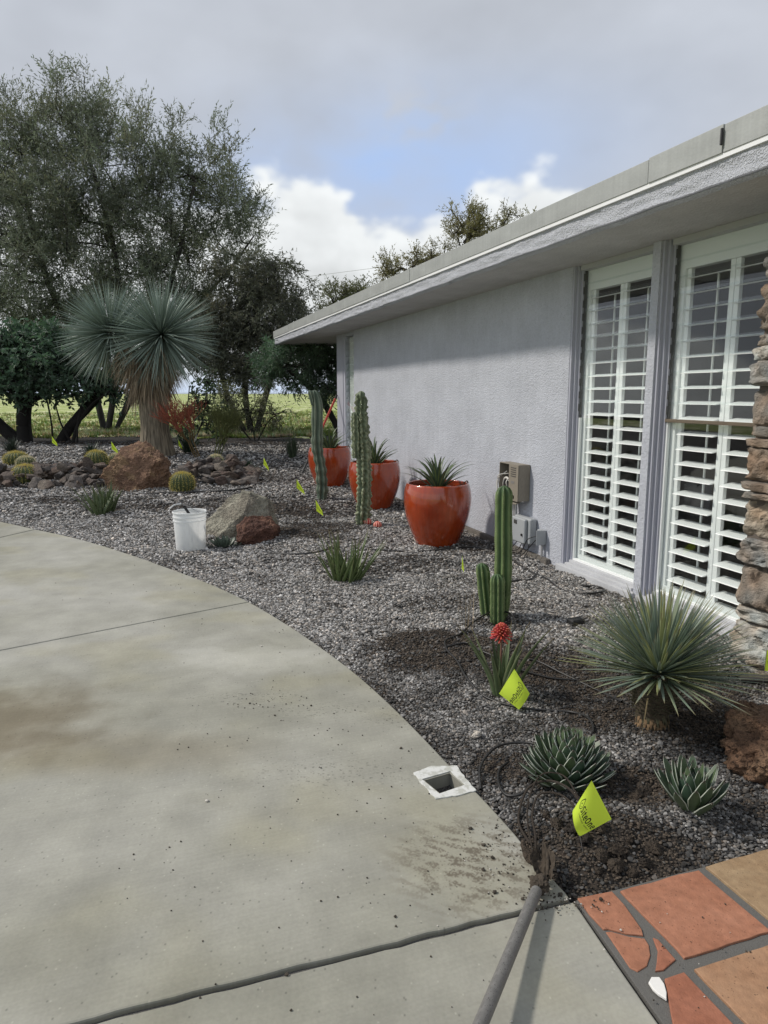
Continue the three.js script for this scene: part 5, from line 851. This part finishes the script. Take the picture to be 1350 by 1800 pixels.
// ---------------------------------------------------------------- trees and shrubs
const barkMat = vcol(0.95);
function treeGeo(o) {
  seed(o.seed);
  const nodes = [];                                   // [pos, parent, weight]
  for (const line of o.trunks) { let prev = -1; const c = new THREE.CatmullRomCurve3(line.map((p) => V(...p)), false, 'centripetal'), n = Math.max(4, Math.round(c.getLength() / (o.step ?? 0.35))); for (let i = 0; i <= n; i++) { nodes.push({ p: c.getPoint(i / n), parent: prev, w: 0, trunk: true }); prev = nodes.length - 1; } }
  const total = o.lobes.reduce((s, l) => s + l[3] * l[4] * l[5], 0), pts = [];
  for (const l of o.lobes) { const n = Math.max(3, Math.round(o.clusters * l[3] * l[4] * l[5] / total)); for (let i = 0; i < n; i++) { const d = V(R(-1, 1), R(-1, 1), R(-1, 1)).normalize(), r = Math.pow(R(), o.fill ?? 0.45); pts.push({ p: V(l[0] + d.x * r * l[3], l[1] + d.y * r * l[4], l[2] + d.z * r * l[5]), out: d.clone().multiplyScalar(r) }); } }
  const near = (q) => { let b = -1, m = 1e9; for (let i = 0; i < nodes.length; i++) { const n = nodes[i], d = n.p.distanceTo(q) + (n.p.y > q.y ? (n.p.y - q.y) * (o.hang ?? 0.8) : 0) - (n.trunk ? 0 : 0.1); if (d < m && !(n.trunk && n.parent < 0)) { m = d; b = i; } } return b; };
  const top = nodes.filter((n) => n.trunk).map((n) => n.p);
  pts.sort((a, b) => Math.min(...top.map((t) => t.distanceTo(a.p))) - Math.min(...top.map((t) => t.distanceTo(b.p))));
  for (const c of pts) {
    let from = near(c.p); const a = nodes[from].p, len = a.distanceTo(c.p), n = Math.max(1, Math.min(5, Math.round(len / 0.4)));
    for (let i = 1; i <= n; i++) { const t = i / n, q = a.clone().lerp(c.p, t); q.y += Math.sin(t * Math.PI) * len * (o.arch ?? 0.1); if (i < n) q.add(V(R(-1, 1), R(-1, 1), R(-1, 1)).multiplyScalar(len * 0.06)); nodes.push({ p: q, parent: from, w: i === n ? 1 : 0 }); from = nodes.length - 1; }
  }
  for (let i = nodes.length - 1; i >= 0; i--) if (nodes[i].parent >= 0) nodes[nodes[i].parent].w += nodes[i].w;
  const pos = [], col = [], idx = [], bc = o.bark ?? [0.06, 0.05, 0.042];
  const rad = (n) => (n.trunk && o.trunkR ? Math.max(o.trunkR * (0.12 + 0.88 * Math.sqrt(Math.min(1, n.w / (o.clusters * 0.3)))), 0.01) : Math.min(o.trunkR ?? 9, (o.twigR ?? 0.011) * Math.pow(n.w + 0.6, 0.47)));
  const sides = 6;
  for (const n of nodes) {
    if (n.parent < 0) continue; const m = nodes[n.parent], d = n.p.clone().sub(m.p); if (d.lengthSq() < 1e-8) continue; d.normalize();
    const x = V(d.y, d.z, d.x).cross(d).normalize(), y = d.clone().cross(x), r0 = Math.min(rad(m), rad(n) * 1.25), r1 = rad(n), b = pos.length / 3;
    for (const [q, r] of [[m.p, r0], [n.p, r1]]) for (let k = 0; k < sides; k++) { const a = (k / sides) * 6.28318, e = 1 + 0.12 * n3(q.x * 9 + k, q.y * 9, q.z * 9), v = q.clone().addScaledVector(x, Math.cos(a) * r * e).addScaledVector(y, Math.sin(a) * r * e); pos.push(v.x, v.y, v.z); const w = 0.8 + 0.5 * n3(v.x * 7, v.y * 3, v.z * 7); col.push(bc[0] * w, bc[1] * w, bc[2] * w); }
    for (let k = 0; k < sides; k++) { const k2 = (k + 1) % sides; idx.push(b + k, b + k2, b + sides + k2, b + k, b + sides + k2, b + sides + k); }
  }
  const wood = new THREE.BufferGeometry(); wood.setAttribute('position', new THREE.Float32BufferAttribute(pos, 3)); wood.setAttribute('color', new THREE.Float32BufferAttribute(col, 3)); wood.setIndex(idx); wood.computeVertexNormals();
  // leaves on short twigs around every cluster
  const lp = [], lc = [], li = [], lf = o.leaf;
  for (const c of pts) {
    const tone = R(0.75, 1.25), yel = R();
    for (let t = 0; t < lf.twigs; t++) {
      const d = V(R(-1, 1), R(-1, 1), R(-1, 1)).normalize().multiplyScalar(0.85).addScaledVector(c.out, lf.outward ?? 0.7).add(V(0, lf.up ?? 0.1, 0)).normalize(), tl = lf.twig * R(0.5, 1.2), p0 = c.p.clone().add(V(R(-1, 1), R(-1, 1), R(-1, 1)).multiplyScalar(lf.spread)), sag = lf.sag ?? 0;
      const tw = V(d.z, 0, -d.x).normalize().multiplyScalar(0.004), e = p0.clone().addScaledVector(d, tl); e.y -= sag * tl; let b = lp.length / 3; lp.push(p0.x - tw.x, p0.y, p0.z - tw.z, p0.x + tw.x, p0.y, p0.z + tw.z, e.x, e.y, e.z); for (let q = 0; q < 3; q++) lc.push(bc[0] * 1.4, bc[1] * 1.4, bc[2] * 1.3); li.push(b, b + 1, b + 2);
      for (let k = 0; k < lf.per; k++) {
        const s = (k + R()) / lf.per, p = p0.clone().addScaledVector(d, tl * s); p.y -= sag * tl * s * s;
        const ld = d.clone().multiplyScalar(lf.along ?? 0.6).add(V(R(-1, 1), R(-1, 1) - (lf.hangLeaf ?? 0.2), R(-1, 1)).normalize()).normalize(), sd = V(R(-1, 1), R(-1, 1), R(-1, 1)).cross(ld).normalize(), L = lf.L * R(0.65, 1.2), w = lf.W * R(0.7, 1.2) * 0.5, mid = p.clone().addScaledVector(ld, L * 0.42), tip = p.clone().addScaledVector(ld, L), nn = ld.clone().cross(sd).multiplyScalar(L * 0.06);
        b = lp.length / 3; lp.push(p.x, p.y, p.z, mid.x + sd.x * w + nn.x, mid.y + sd.y * w + nn.y, mid.z + sd.z * w + nn.z, tip.x, tip.y, tip.z, mid.x - sd.x * w, mid.y - sd.y * w, mid.z - sd.z * w); li.push(b, b + 1, b + 2, b, b + 2, b + 3);
        const f = tone * R(0.75, 1.25), y = (yel > 0.6 ? 0.5 : 0.15) * R(), a = lf.color, z = lf.color2; for (let q = 0; q < 4; q++) for (let m = 0; m < 3; m++) lc.push(lerp(a[m], z[m], y) * f);
      }
    }
  }
  const leaves = new THREE.BufferGeometry(); leaves.setAttribute('position', new THREE.Float32BufferAttribute(lp, 3)); leaves.setAttribute('color', new THREE.Float32BufferAttribute(lc, 3)); leaves.setIndex(li); leaves.computeVertexNormals();
  return [wood, leaves, lp.length / 12];
}
const leafTree = vcol(1, { transmission: 0.45, thickness: 0 });
let leafTotal = 0;
function tree(name, label, category, base, o, group) {
  const t = thing(name, label, category, base, 0, group), [w, l, n] = treeGeo(o); leafTotal += n;
  w.translate(-base[0], -base[1], -base[2]); l.translate(-base[0], -base[1], -base[2]);
  mesh('trunk', w, barkMat, t); const c = mesh('crown', l, leafTree, t); c.userData.kind = 'stuff'; return t;
}
// the large willow-leaved tree behind everything on the left
tree('willow_leaved_tree', 'large airy olive-green tree with upright feathery tips behind the tall yucca', 'tree', [-8.0, 0.4, -20.5], {
  seed: 301, clusters: 900, fill: 0.5, trunkR: 0.09, twigR: 0.0055, step: 0.5, arch: 0.06, bark: [0.055, 0.05, 0.046],
  trunks: [[[-8.0, 0.3, -20.5], [-8.3, 2.2, -20.3], [-9.3, 4.6, -20.4], [-9.9, 7.2, -20.6]], [[-7.9, 0.3, -20.4], [-7.4, 2.2, -20.1], [-7.2, 4.8, -20], [-7.9, 8.2, -20]], [[-7.7, 0.3, -20.4], [-6.6, 2.4, -20], [-5.6, 4.6, -19.7], [-4.9, 6.9, -19.6]], [[-7.8, 0.3, -20.6], [-6.0, 3.0, -20.4], [-4.2, 4.8, -20.2], [-3.5, 5.6, -20]]],
  lobes: [[-8.3, 8.35, -20, 1.45, 1.15, 1.7], [-7.3, 8.5, -20, 0.8, 0.95, 1.2], [-9.9, 7.7, -20.5, 1.7, 1.5, 1.8], [-5.6, 7.35, -19.6, 1.35, 1.15, 1.6], [-4.5, 6.9, -20, 1.0, 1.25, 1.4], [-3.95, 5.8, -20, 0.8, 1.25, 1.3], [-7.1, 6.3, -20, 2.0, 1.6, 2.1], [-9.3, 5.4, -20, 2.2, 1.8, 2.2], [-5.2, 5.2, -20, 1.5, 1.3, 1.8], [-6.9, 4.2, -20, 2.2, 1.1, 2], [-9.5, 3.4, -20, 2, 1.1, 2], [-11.9, 6, -20.5, 2.0, 3, 2], [-5.2, 3.6, -20, 1.3, 0.9, 1.5]],
  leaf: { twigs: 20, per: 12, twig: 0.58, spread: 0.22, L: 0.11, W: 0.024, up: 0.6, outward: 0.5, along: 1.1, hangLeaf: 0.0, sag: 0.05, color: [0.122, 0.155, 0.105], color2: [0.28, 0.26, 0.13] },
}, 'trees behind the planting bed');
// darker tree towards the house
tree('dark_olive_tree', 'dark drooping olive-leaved tree between the tall yucca and the eave', 'tree', [-3.5, 0.4, -18.8], {
  seed: 302, clusters: 380, fill: 0.5, trunkR: 0.08, twigR: 0.006, step: 0.4, arch: 0.08, bark: [0.045, 0.04, 0.036],
  trunks: [[[-3.5, 0.3, -18.8], [-3.6, 1.6, -18.7], [-3.4, 2.9, -18.6], [-3.0, 4.2, -18.6]], [[-3.6, 0.3, -18.8], [-4.1, 1.6, -18.6], [-4.2, 3.0, -18.6]], [[-3.4, 0.3, -18.8], [-2.9, 1.9, -18.7], [-2.3, 3.2, -18.6]]],
  lobes: [[-3.5, 4.25, -18.6, 0.95, 0.7, 1], [-2.65, 4.35, -18.6, 0.6, 0.5, 0.8], [-2.2, 3.75, -18.6, 0.45, 0.5, 0.7], [-3.3, 3.3, -18.6, 1.25, 0.8, 1.2], [-4.2, 2.7, -18.5, 1.2, 0.9, 1.1], [-2.6, 2.8, -18.6, 0.95, 0.7, 1], [-3.4, 2.0, -18.4, 0.9, 0.5, 0.9], [-1.4, 3.1, -18.6, 0.5, 0.35, 0.7]],
  leaf: { twigs: 15, per: 11, twig: 0.4, spread: 0.18, L: 0.105, W: 0.026, up: 0.0, outward: 0.5, along: 0.7, hangLeaf: 0.3, sag: 0.25, color: [0.095, 0.11, 0.068], color2: [0.23, 0.19, 0.1] },
}, 'trees behind the planting bed');
// bright narrow-leaved tree at the corner of the house
tree('narrow_leaved_tree', 'dense green tree with long narrow leaves just behind the far corner of the house', 'tree', [-0.75, 0.4, -15.4], {
  seed: 303, clusters: 190, fill: 0.55, trunkR: 0.07, twigR: 0.008, step: 0.3, arch: 0.12, bark: [0.05, 0.045, 0.04],
  trunks: [[[-0.75, 0.3, -15.4], [-0.8, 1.1, -15.3], [-1.1, 1.9, -15.1]], [[-0.7, 0.3, -15.4], [-0.5, 1.3, -15.2], [-0.7, 2.2, -15.1]], [[-0.8, 0.3, -15.4], [-1.3, 1.3, -15.2], [-2.0, 2.0, -15.0]]],
  lobes: [[-1.82, 2.15, -15, 0.75, 0.36, 0.6], [-1.15, 2.3, -15, 0.65, 0.5, 0.6], [-2.45, 2.1, -15.1, 0.42, 0.32, 0.5], [-1.25, 1.6, -15, 0.48, 0.3, 0.5], [-0.6, 1.9, -15.2, 0.6, 0.6, 0.6], [-1.9, 1.7, -15.2, 0.4, 0.2, 0.4]],
  leaf: { twigs: 10, per: 10, twig: 0.26, spread: 0.09, L: 0.13, W: 0.019, up: -0.05, outward: 0.6, along: 0.9, hangLeaf: 0.3, sag: 0.25, color: [0.075, 0.145, 0.08], color2: [0.14, 0.21, 0.09] },
}, 'trees behind the planting bed');
// broad-leaved tree with black trunks on the left
{
  const t = tree('broad_leaved_tree', 'low dark tree with broad leaves and several thick black trunks', 'tree', [-7.4, 0.4, -15.5], {
    seed: 304, clusters: 330, fill: 0.5, trunkR: 0.15, twigR: 0.012, step: 0.25, arch: 0.1, bark: [0.018, 0.016, 0.015],
    trunks: [[[-7.75, 0.25, -15.4], [-7.75, 0.9, -15.4], [-7.6, 1.6, -15.4]], [[-7.7, 0.3, -15.4], [-8.1, 0.62, -15.4], [-8.5, 1.05, -15.4], [-8.9, 1.5, -15.4]], [[-7.2, 0.25, -15.5], [-7.2, 0.85, -15.5], [-7.3, 1.6, -15.5]], [[-7.1, 0.3, -15.5], [-6.75, 0.8, -15.5], [-6.3, 1.25, -15.5], [-6.0, 1.6, -15.5]]],
    lobes: [[-7.4, 2.25, -15.4, 0.95, 0.62, 1], [-6.6, 1.95, -15.4, 0.85, 0.52, 0.9], [-5.95, 1.6, -15.4, 0.45, 0.32, 0.6], [-8.3, 1.95, -15.4, 0.8, 0.75, 1], [-7.9, 2.6, -15.4, 0.5, 0.3, 0.6], [-6.9, 2.55, -15.4, 0.5, 0.28, 0.6], [-7.2, 1.55, -15.1, 1.0, 0.25, 0.6]],
    leaf: { twigs: 7, per: 8, twig: 0.26, spread: 0.12, L: 0.125, W: 0.062, up: 0.1, outward: 0.6, along: 0.5, hangLeaf: 0.25, sag: 0.1, color: [0.055, 0.115, 0.062], color2: [0.1, 0.17, 0.075] },
  }, 'trees behind the planting bed');
}
// thin suckers between that tree and the yucca
[[[[-6.65, 0.38, -15.2], [-6.5, 0.8, -15.2], [-6.2, 1.2, -15.2], [-5.75, 1.5, -15.1]]], [[[-6.5, 0.38, -15.1], [-6.45, 0.9, -15.1], [-6.3, 1.35, -15.1]]], [[[-6.7, 0.38, -15.3], [-6.85, 0.8, -15.2], [-6.95, 1.25, -15.2]]]].forEach((lines, i) => { const b = lines[0][0]; solo('sucker_stem', tube(lines[0].map((p) => V(p[0] - b[0], p[1] - b[1], p[2] - b[2])), [0.04, 0.022, 0.025][i], 20, 7, 0.5), mat(lin(0.02, 0.018, 0.016), 0.95), ['thick leaning dark stem rising towards the tall yucca', 'thin upright dark stem beside the thick leaning one', 'thin dark stem leaning back to the black trunks'][i], 'stem', b); });
// tree tops above the roof
const yellowLeaf = { twigs: 11, per: 10, twig: 0.38, spread: 0.13, L: 0.1, W: 0.026, up: 0.45, outward: 0.5, along: 1.0, hangLeaf: 0, sag: 0, color: [0.17, 0.165, 0.065], color2: [0.33, 0.27, 0.10] };
tree('tree_behind_house', 'yellow-olive tree top standing highest above the roof', 'tree', [2.7, 0.4, -24.5], { seed: 305, clusters: 210, fill: 0.5, trunkR: 0.12, twigR: 0.012, step: 0.5, bark: [0.07, 0.06, 0.05], trunks: [[[2.7, 0.3, -24.5], [2.7, 3, -24.3], [2.6, 6.2, -24]], [[2.7, 0.3, -24.5], [3.3, 3, -24.3], [3.9, 6.4, -24]]], lobes: [[2.5, 6.75, -24, 0.62, 0.62, 0.9], [2.65, 7.2, -24, 0.35, 0.4, 0.5], [3.3, 6.6, -24, 0.6, 0.55, 0.9], [4.0, 6.75, -24, 0.5, 0.5, 0.7], [4.7, 6.7, -24, 0.5, 0.4, 0.7], [3.2, 5.2, -24, 1.5, 1, 1]], leaf: yellowLeaf }, 'tree tops above the roof');
tree('tree_behind_house', 'lower yellow-green tree top peeking over the roof beside the highest one', 'tree', [0.8, 0.4, -24.5], { seed: 306, clusters: 130, fill: 0.5, trunkR: 0.1, twigR: 0.012, step: 0.5, bark: [0.07, 0.06, 0.05], trunks: [[[0.8, 0.3, -24.5], [0.7, 3, -24.3], [0.9, 5.3, -24]]], lobes: [[0.25, 5.4, -24, 0.6, 0.35, 0.7], [1.2, 5.75, -24, 0.5, 0.4, 0.7], [1.75, 5.9, -24, 0.35, 0.4, 0.5], [0.8, 4.5, -24, 1.2, 0.7, 0.9]], leaf: yellowLeaf }, 'tree tops above the roof');
tree('tree_behind_house', 'greener tree top just clearing the eave beside the dark olive tree', 'tree', [-1.3, 0.4, -23.5], { seed: 307, clusters: 110, fill: 0.5, trunkR: 0.09, twigR: 0.012, step: 0.5, bark: [0.07, 0.06, 0.05], trunks: [[[-1.3, 0.3, -23.5], [-1.3, 2.5, -23.3], [-1.3, 4.4, -23]]], lobes: [[-1.5, 4.35, -23, 0.5, 0.35, 0.6], [-0.8, 4.45, -23, 0.5, 0.4, 0.6], [-1.3, 3.5, -23, 1.0, 0.6, 0.8]], leaf: { ...yellowLeaf, color: [0.11, 0.13, 0.055], color2: [0.2, 0.19, 0.08] } }, 'tree tops above the roof');
// shrubs at the lawn's edge
tree('bamboo_like_shrub', 'thin airy shrub with narrow pale leaves at the edge of the lawn', 'shrub', [-2.95, 0.42, -16.3], { seed: 308, clusters: 90, fill: 0.6, trunkR: 0.018, twigR: 0.005, step: 0.2, arch: 0.1, bark: [0.05, 0.045, 0.035], trunks: [[[-2.95, 0.35, -16.3], [-3.0, 0.8, -16.3], [-3.1, 1.2, -16.2]], [[-2.9, 0.35, -16.3], [-2.6, 0.85, -16.2], [-2.2, 1.1, -16.2]], [[-3.0, 0.35, -16.3], [-3.4, 0.9, -16.2], [-3.6, 1.3, -16.2]]], lobes: [[-3.0, 1.05, -16.2, 0.65, 0.38, 0.4], [-2.4, 1.0, -16.2, 0.4, 0.25, 0.3], [-3.5, 1.3, -16.2, 0.4, 0.4, 0.4]], leaf: { twigs: 6, per: 6, twig: 0.22, spread: 0.1, L: 0.115, W: 0.016, up: 0, outward: 0.7, along: 0.9, hangLeaf: 0.3, sag: 0.15, color: [0.10, 0.115, 0.05], color2: [0.2, 0.2, 0.085] } });
tree('leafy_shrub', 'dark upright shrub with rounded leaves behind the trunk of the tall yucca', 'shrub', [-4.0, 0.38, -14.3], { seed: 309, clusters: 60, fill: 0.6, trunkR: 0.015, twigR: 0.006, step: 0.2, arch: 0.1, bark: [0.03, 0.028, 0.024], trunks: [[[-4.0, 0.3, -14.3], [-3.95, 0.9, -14.3], [-3.85, 1.6, -14.3]], [[-3.9, 0.3, -14.3], [-3.6, 1.0, -14.3], [-3.5, 1.7, -14.3]]], lobes: [[-3.95, 0.75, -14.3, 0.25, 0.35, 0.25], [-3.7, 1.25, -14.3, 0.35, 0.35, 0.3], [-3.55, 1.65, -14.3, 0.3, 0.25, 0.3], [-3.3, 0.9, -14.4, 0.3, 0.3, 0.3]], leaf: { twigs: 4, per: 5, twig: 0.16, spread: 0.08, L: 0.085, W: 0.048, up: 0.1, outward: 0.5, along: 0.5, hangLeaf: 0.2, color: [0.04, 0.075, 0.034], color2: [0.08, 0.11, 0.045] } });
console.log('leaves', leafTotal);

// twiggy succulent shrub, red at the tips
{
  seed(311); const s = thing('fire_stick_shrub', 'twiggy shrub with red branch tips on one side and green on the other', 'shrub', [-3.08, groundY(-3.08, -12.5), -12.5]); s.scale.setScalar(1.5);
  const gs = [], rs = [];
  const grow = (p, d, l, r, depth, red) => {
    const e = p.clone().addScaledVector(d, l), t = tube([p, p.clone().lerp(e, 0.5).add(V(R(-1, 1), R(-1, 1), R(-1, 1)).multiplyScalar(l * 0.05)), e], r, 2, 4, 0.8), y = e.y, k = R(0.75, 1.2), q = red && depth >= 2; tint(t, ...(q ? [0.34 * k, 0.10 * k, 0.055 * k] : red ? [0.15 * k, 0.10 * k, 0.035 * k] : [0.13 * k, 0.145 * k, 0.045 * k])); (q ? rs : gs).push(strip(t));
    if (depth < 5) for (let i = 0; i < (depth < 1 ? 4 : depth > 3 ? 2 : 3); i++) grow(e, d.clone().multiplyScalar(1.1).add(V(R(-1, 1), R(-0.35, 0.9), R(-1, 1)).multiplyScalar(0.75)).normalize(), l * R(0.62, 0.9), r * 0.72, depth + 1, red);
  };
  for (let i = 0; i < 3; i++) grow(V(-0.12 + R(-0.05, 0.05), 0, R(-0.05, 0.05)), V(-0.35 + R(-0.25, 0.1), 1, R(-0.3, 0.3)).normalize(), 0.21, 0.009, 0, true);
  for (let i = 0; i < 4; i++) grow(V(0.1 + R(-0.05, 0.05), 0, R(-0.05, 0.05)), V(0.25 + R(-0.2, 0.3), 1, R(-0.3, 0.3)).normalize(), 0.17, 0.008, 0, false);
  mesh('green_branches', join(gs), vcol(0.6), s).userData.kind = 'stuff'; mesh('red_branches', join(rs), vcol(0.6), s).userData.kind = 'stuff';
}
// grassy clumps and low plants
function clump(name, label, x, z, n, L, w, spread, color, sd, category = 'plant') {
  seed(sd); const out = [], col = [];
  for (let i = 0; i < n; i++) { const a = R(6.28), t = R(spread), l = L * R(0.55, 1.1), d = V(Math.sin(t) * Math.cos(a), Math.cos(t), Math.sin(t) * Math.sin(a)), s = V(-Math.sin(a), 0, Math.cos(a)).multiplyScalar(w), p = V(Math.cos(a), 0, Math.sin(a)).multiplyScalar(R(0.07)), m = p.clone().addScaledVector(d, l * 0.55), e = p.clone().addScaledVector(d, l).add(V(d.x * l * 0.15, -l * 0.1 * t, d.z * l * 0.15)), k = R(0.7, 1.3); out.push(p.x - s.x, p.y, p.z - s.z, p.x + s.x, p.y, p.z + s.z, m.x + s.x * 0.8, m.y, m.z + s.z * 0.8, p.x - s.x, p.y, p.z - s.z, m.x + s.x * 0.8, m.y, m.z + s.z * 0.8, m.x - s.x * 0.8, m.y, m.z - s.z * 0.8, m.x - s.x * 0.8, m.y, m.z - s.z * 0.8, m.x + s.x * 0.8, m.y, m.z + s.z * 0.8, e.x, e.y, e.z); for (let q = 0; q < 9; q++) col.push(color[0] * k, color[1] * k, color[2] * k); }
  const g = new THREE.BufferGeometry(); g.setAttribute('position', new THREE.Float32BufferAttribute(out, 3)); g.setAttribute('color', new THREE.Float32BufferAttribute(col, 3)); g.computeVertexNormals();
  const t = thing(name, label, category, [x, groundY(x, z), z]); const o = mesh('leaves', g, leafMat, t); o.userData.kind = 'stuff';
}
clump('grass_clump', 'dark upright grassy clump in the gravel short of the lawn', -1.6, -12.4, 120, 0.48, 0.006, 0.45, [0.045, 0.065, 0.035], 401);
clump('low_plant', 'small low dark plant in the gravel beside the rock heap', -2.2, -11.5, 130, 0.2, 0.007, 1.3, [0.035, 0.06, 0.032], 402);
clump('low_plant', 'dark strap-leaved plant between the tall yucca and the red-tipped shrub', -3.6, -13.1, 110, 0.42, 0.012, 0.95, [0.026, 0.05, 0.028], 403);
clump('low_plant', 'low dark mound of leaves between the black trunks and the flag', -5.3, -12.9, 160, 0.26, 0.008, 1.4, [0.03, 0.052, 0.032], 404);
clump('low_plant', 'dark plant at the left edge of the frame under the black trunks', -6.9, -13.2, 140, 0.3, 0.008, 1.2, [0.03, 0.045, 0.028], 405);
clump('low_plant', 'yellow-green sprig right behind the grey slab of rock', -1.75, -7.75, 50, 0.15, 0.005, 0.8, [0.12, 0.14, 0.03], 406);
clump('dry_stems', 'thin pale dry stems beside the three-stemmed cactus', 0.5, -4.2, 8, 0.42, 0.0022, 0.22, [0.42, 0.34, 0.22], 407);
clump('dry_stems', 'low pale grass behind the pots at the far corner of the house', -1.15, -12.6, 60, 0.28, 0.004, 0.7, [0.12, 0.13, 0.08], 408);

// ---------------------------------------------------------------- the tall two-headed yucca
{
  const base = [-4.05, groundY(-4.05, -12.7) - 0.04, -12.7], y = thing('tall_yucca', 'tall two-headed yucca with grey-green globes and a skirt of dead leaves', 'yucca', base); seed(321);
  const spine = (t) => [-0.02 * t - 0.06 * t * t, 0.0];
  const tg = gridGeo(120, 60, (u, v) => { const a = u * 6.28318, r = lerp(0.31, 0.235, sstep(0, 0.35, v)) * (1 + 0.05 * n3(Math.cos(a) * 9, v * 1.2, Math.sin(a) * 9) + 0.03 * n3(Math.cos(a) * 26, v * 4, Math.sin(a) * 26)); return [Math.cos(a) * r + spine(v)[0], v * 1.75, Math.sin(a) * r]; }, true);
  colorBy(tg, (x, yy, z) => { const a = Math.atan2(z, x), k = 0.85 + 0.45 * n3(Math.cos(a) * 22, yy * 1.6, Math.sin(a) * 22) + 0.25 * n3(Math.cos(a) * 50, yy * 5, Math.sin(a) * 50); return [0.235 * k, 0.20 * k, 0.145 * k]; });
  mesh('trunk', tg, woodMat, y);
  // flat strips: [origin, direction, length, half width, sag, colour]
  const strips = () => { const pos = [], col = [], idx = []; return { add(p, d, l, w, sag, c, n = 3) { const sd = V(R(-1, 1), R(-1, 1), R(-1, 1)).cross(d).normalize(), b = pos.length / 3; for (let i = 0; i <= n; i++) { const t = i / n, q = p.clone().addScaledVector(d, l * t); q.y -= sag * l * t * t; const k = w * (1 - t * t * 0.92); pos.push(q.x - sd.x * k, q.y - sd.y * k, q.z - sd.z * k, q.x + sd.x * k, q.y + sd.y * k, q.z + sd.z * k); const e = 1 + 0.25 * t; col.push(c[0] * e, c[1] * e, c[2] * e, c[0] * e, c[1] * e, c[2] * e); if (i < n) idx.push(b + 2 * i, b + 2 * i + 1, b + 2 * i + 3, b + 2 * i, b + 2 * i + 3, b + 2 * i + 2); } }, geo() { const g = new THREE.BufferGeometry(); g.setAttribute('position', new THREE.Float32BufferAttribute(pos, 3)); g.setAttribute('color', new THREE.Float32BufferAttribute(col, 3)); g.setIndex(idx); g.computeVertexNormals(); return g; } }; };
  const sk = strips();
  for (let i = 0; i < 1500; i++) { const a = R(6.28318), h = Math.pow(R(), 0.8), top = 1.22 + 0.8 * h, r0 = lerp(0.21, 0.3, h), out = R(0.25, 0.95) * lerp(0.55, 1, h), d = V(Math.cos(a) * out, -1 + 0.35 * h * R(), Math.sin(a) * out).normalize(), k = R(0.55, 1.25), tan = R(); sk.add(V(Math.cos(a) * r0 - 0.06 + (top > 1.6 ? 0.3 * (Math.cos(a) > 0 ? 0.6 : -0.9) * (top - 1.6) : 0), top, Math.sin(a) * r0), d, R(0.26, 0.52), 0.0105, R(0.05, 0.35), [lerp(0.2, 0.37, tan) * k, lerp(0.162, 0.295, tan) * k, lerp(0.118, 0.2, tan) * k]); }
  const so = mesh('dead_leaf_skirt', sk.geo(), dryMat, y, 'shaggy skirt of hanging dead brown leaves'); so.userData.kind = 'stuff';
  const heads = [[V(-0.72, 2.2, -0.05), V(-0.5, 0.7, 0.35), 0.9, 800, 'grey-green leaf globe leaning away from the house'], [V(0.22, 2.16, 0.12), V(0.18, 0.5, 0.75), 0.96, 950, 'grey-green leaf globe facing the viewer']];
  // the fork that carries the heads
  for (const [c] of heads) { const bg = tube([V(-0.06, 1.45, 0), V(lerp(-0.06, c.x, 0.5), 1.8, c.z * 0.5), c.clone()], 0.16, 14, 10, 0.8); colorBy(bg, () => [0.13, 0.1, 0.07]); mesh('branch', bg, woodMat, y); }
  for (const [c, ax, r, n, label] of heads) {
    const s = strips(); ax.normalize();
    for (let i = 0; i < n; i++) { const z = 1 - 1.72 * ((i + R()) / n), a = i * 2.39996 + R(0.4), q = Math.sqrt(1 - z * z), x = V(ax.y, ax.z, ax.x).cross(ax).normalize(), yv = ax.clone().cross(x), d = ax.clone().multiplyScalar(z).addScaledVector(x, q * Math.cos(a)).addScaledVector(yv, q * Math.sin(a)).normalize(); const k = R(0.75, 1.25), dull = z < -0.45 ? 0.5 : 0; s.add(c.clone().addScaledVector(d, 0.07), d, r * R(0.82, 1.06) * (z < -0.3 ? 0.95 : 1), 0.0115, 0.02 + 0.07 * R(), [lerp(0.185, 0.22, dull * R()) * k, lerp(0.235, 0.2, dull * R()) * k, lerp(0.195, 0.13, dull) * k], 3); }
    const o = mesh('leaf_globe', s.geo(), vcol(0.55), y, label); o.userData.kind = 'stuff';
  }
}

// two power lines far behind the roof
for (const [y0, y1, label] of [[14.2, 12.4, 'upper of two thin power lines in the sky above the eave'], [12.6, 10.8, 'lower of two thin power lines in the sky above the eave']]) solo('power_line', tube([V(-40, y1 - 3.6, -70), V(-7, y1, -70), V(30, y0 + 3, -70)], 0.014, 20, 4), mat(lin(0.3, 0.3, 0.3), 0.7), label, 'power line');

renderer.render(scene, camera);
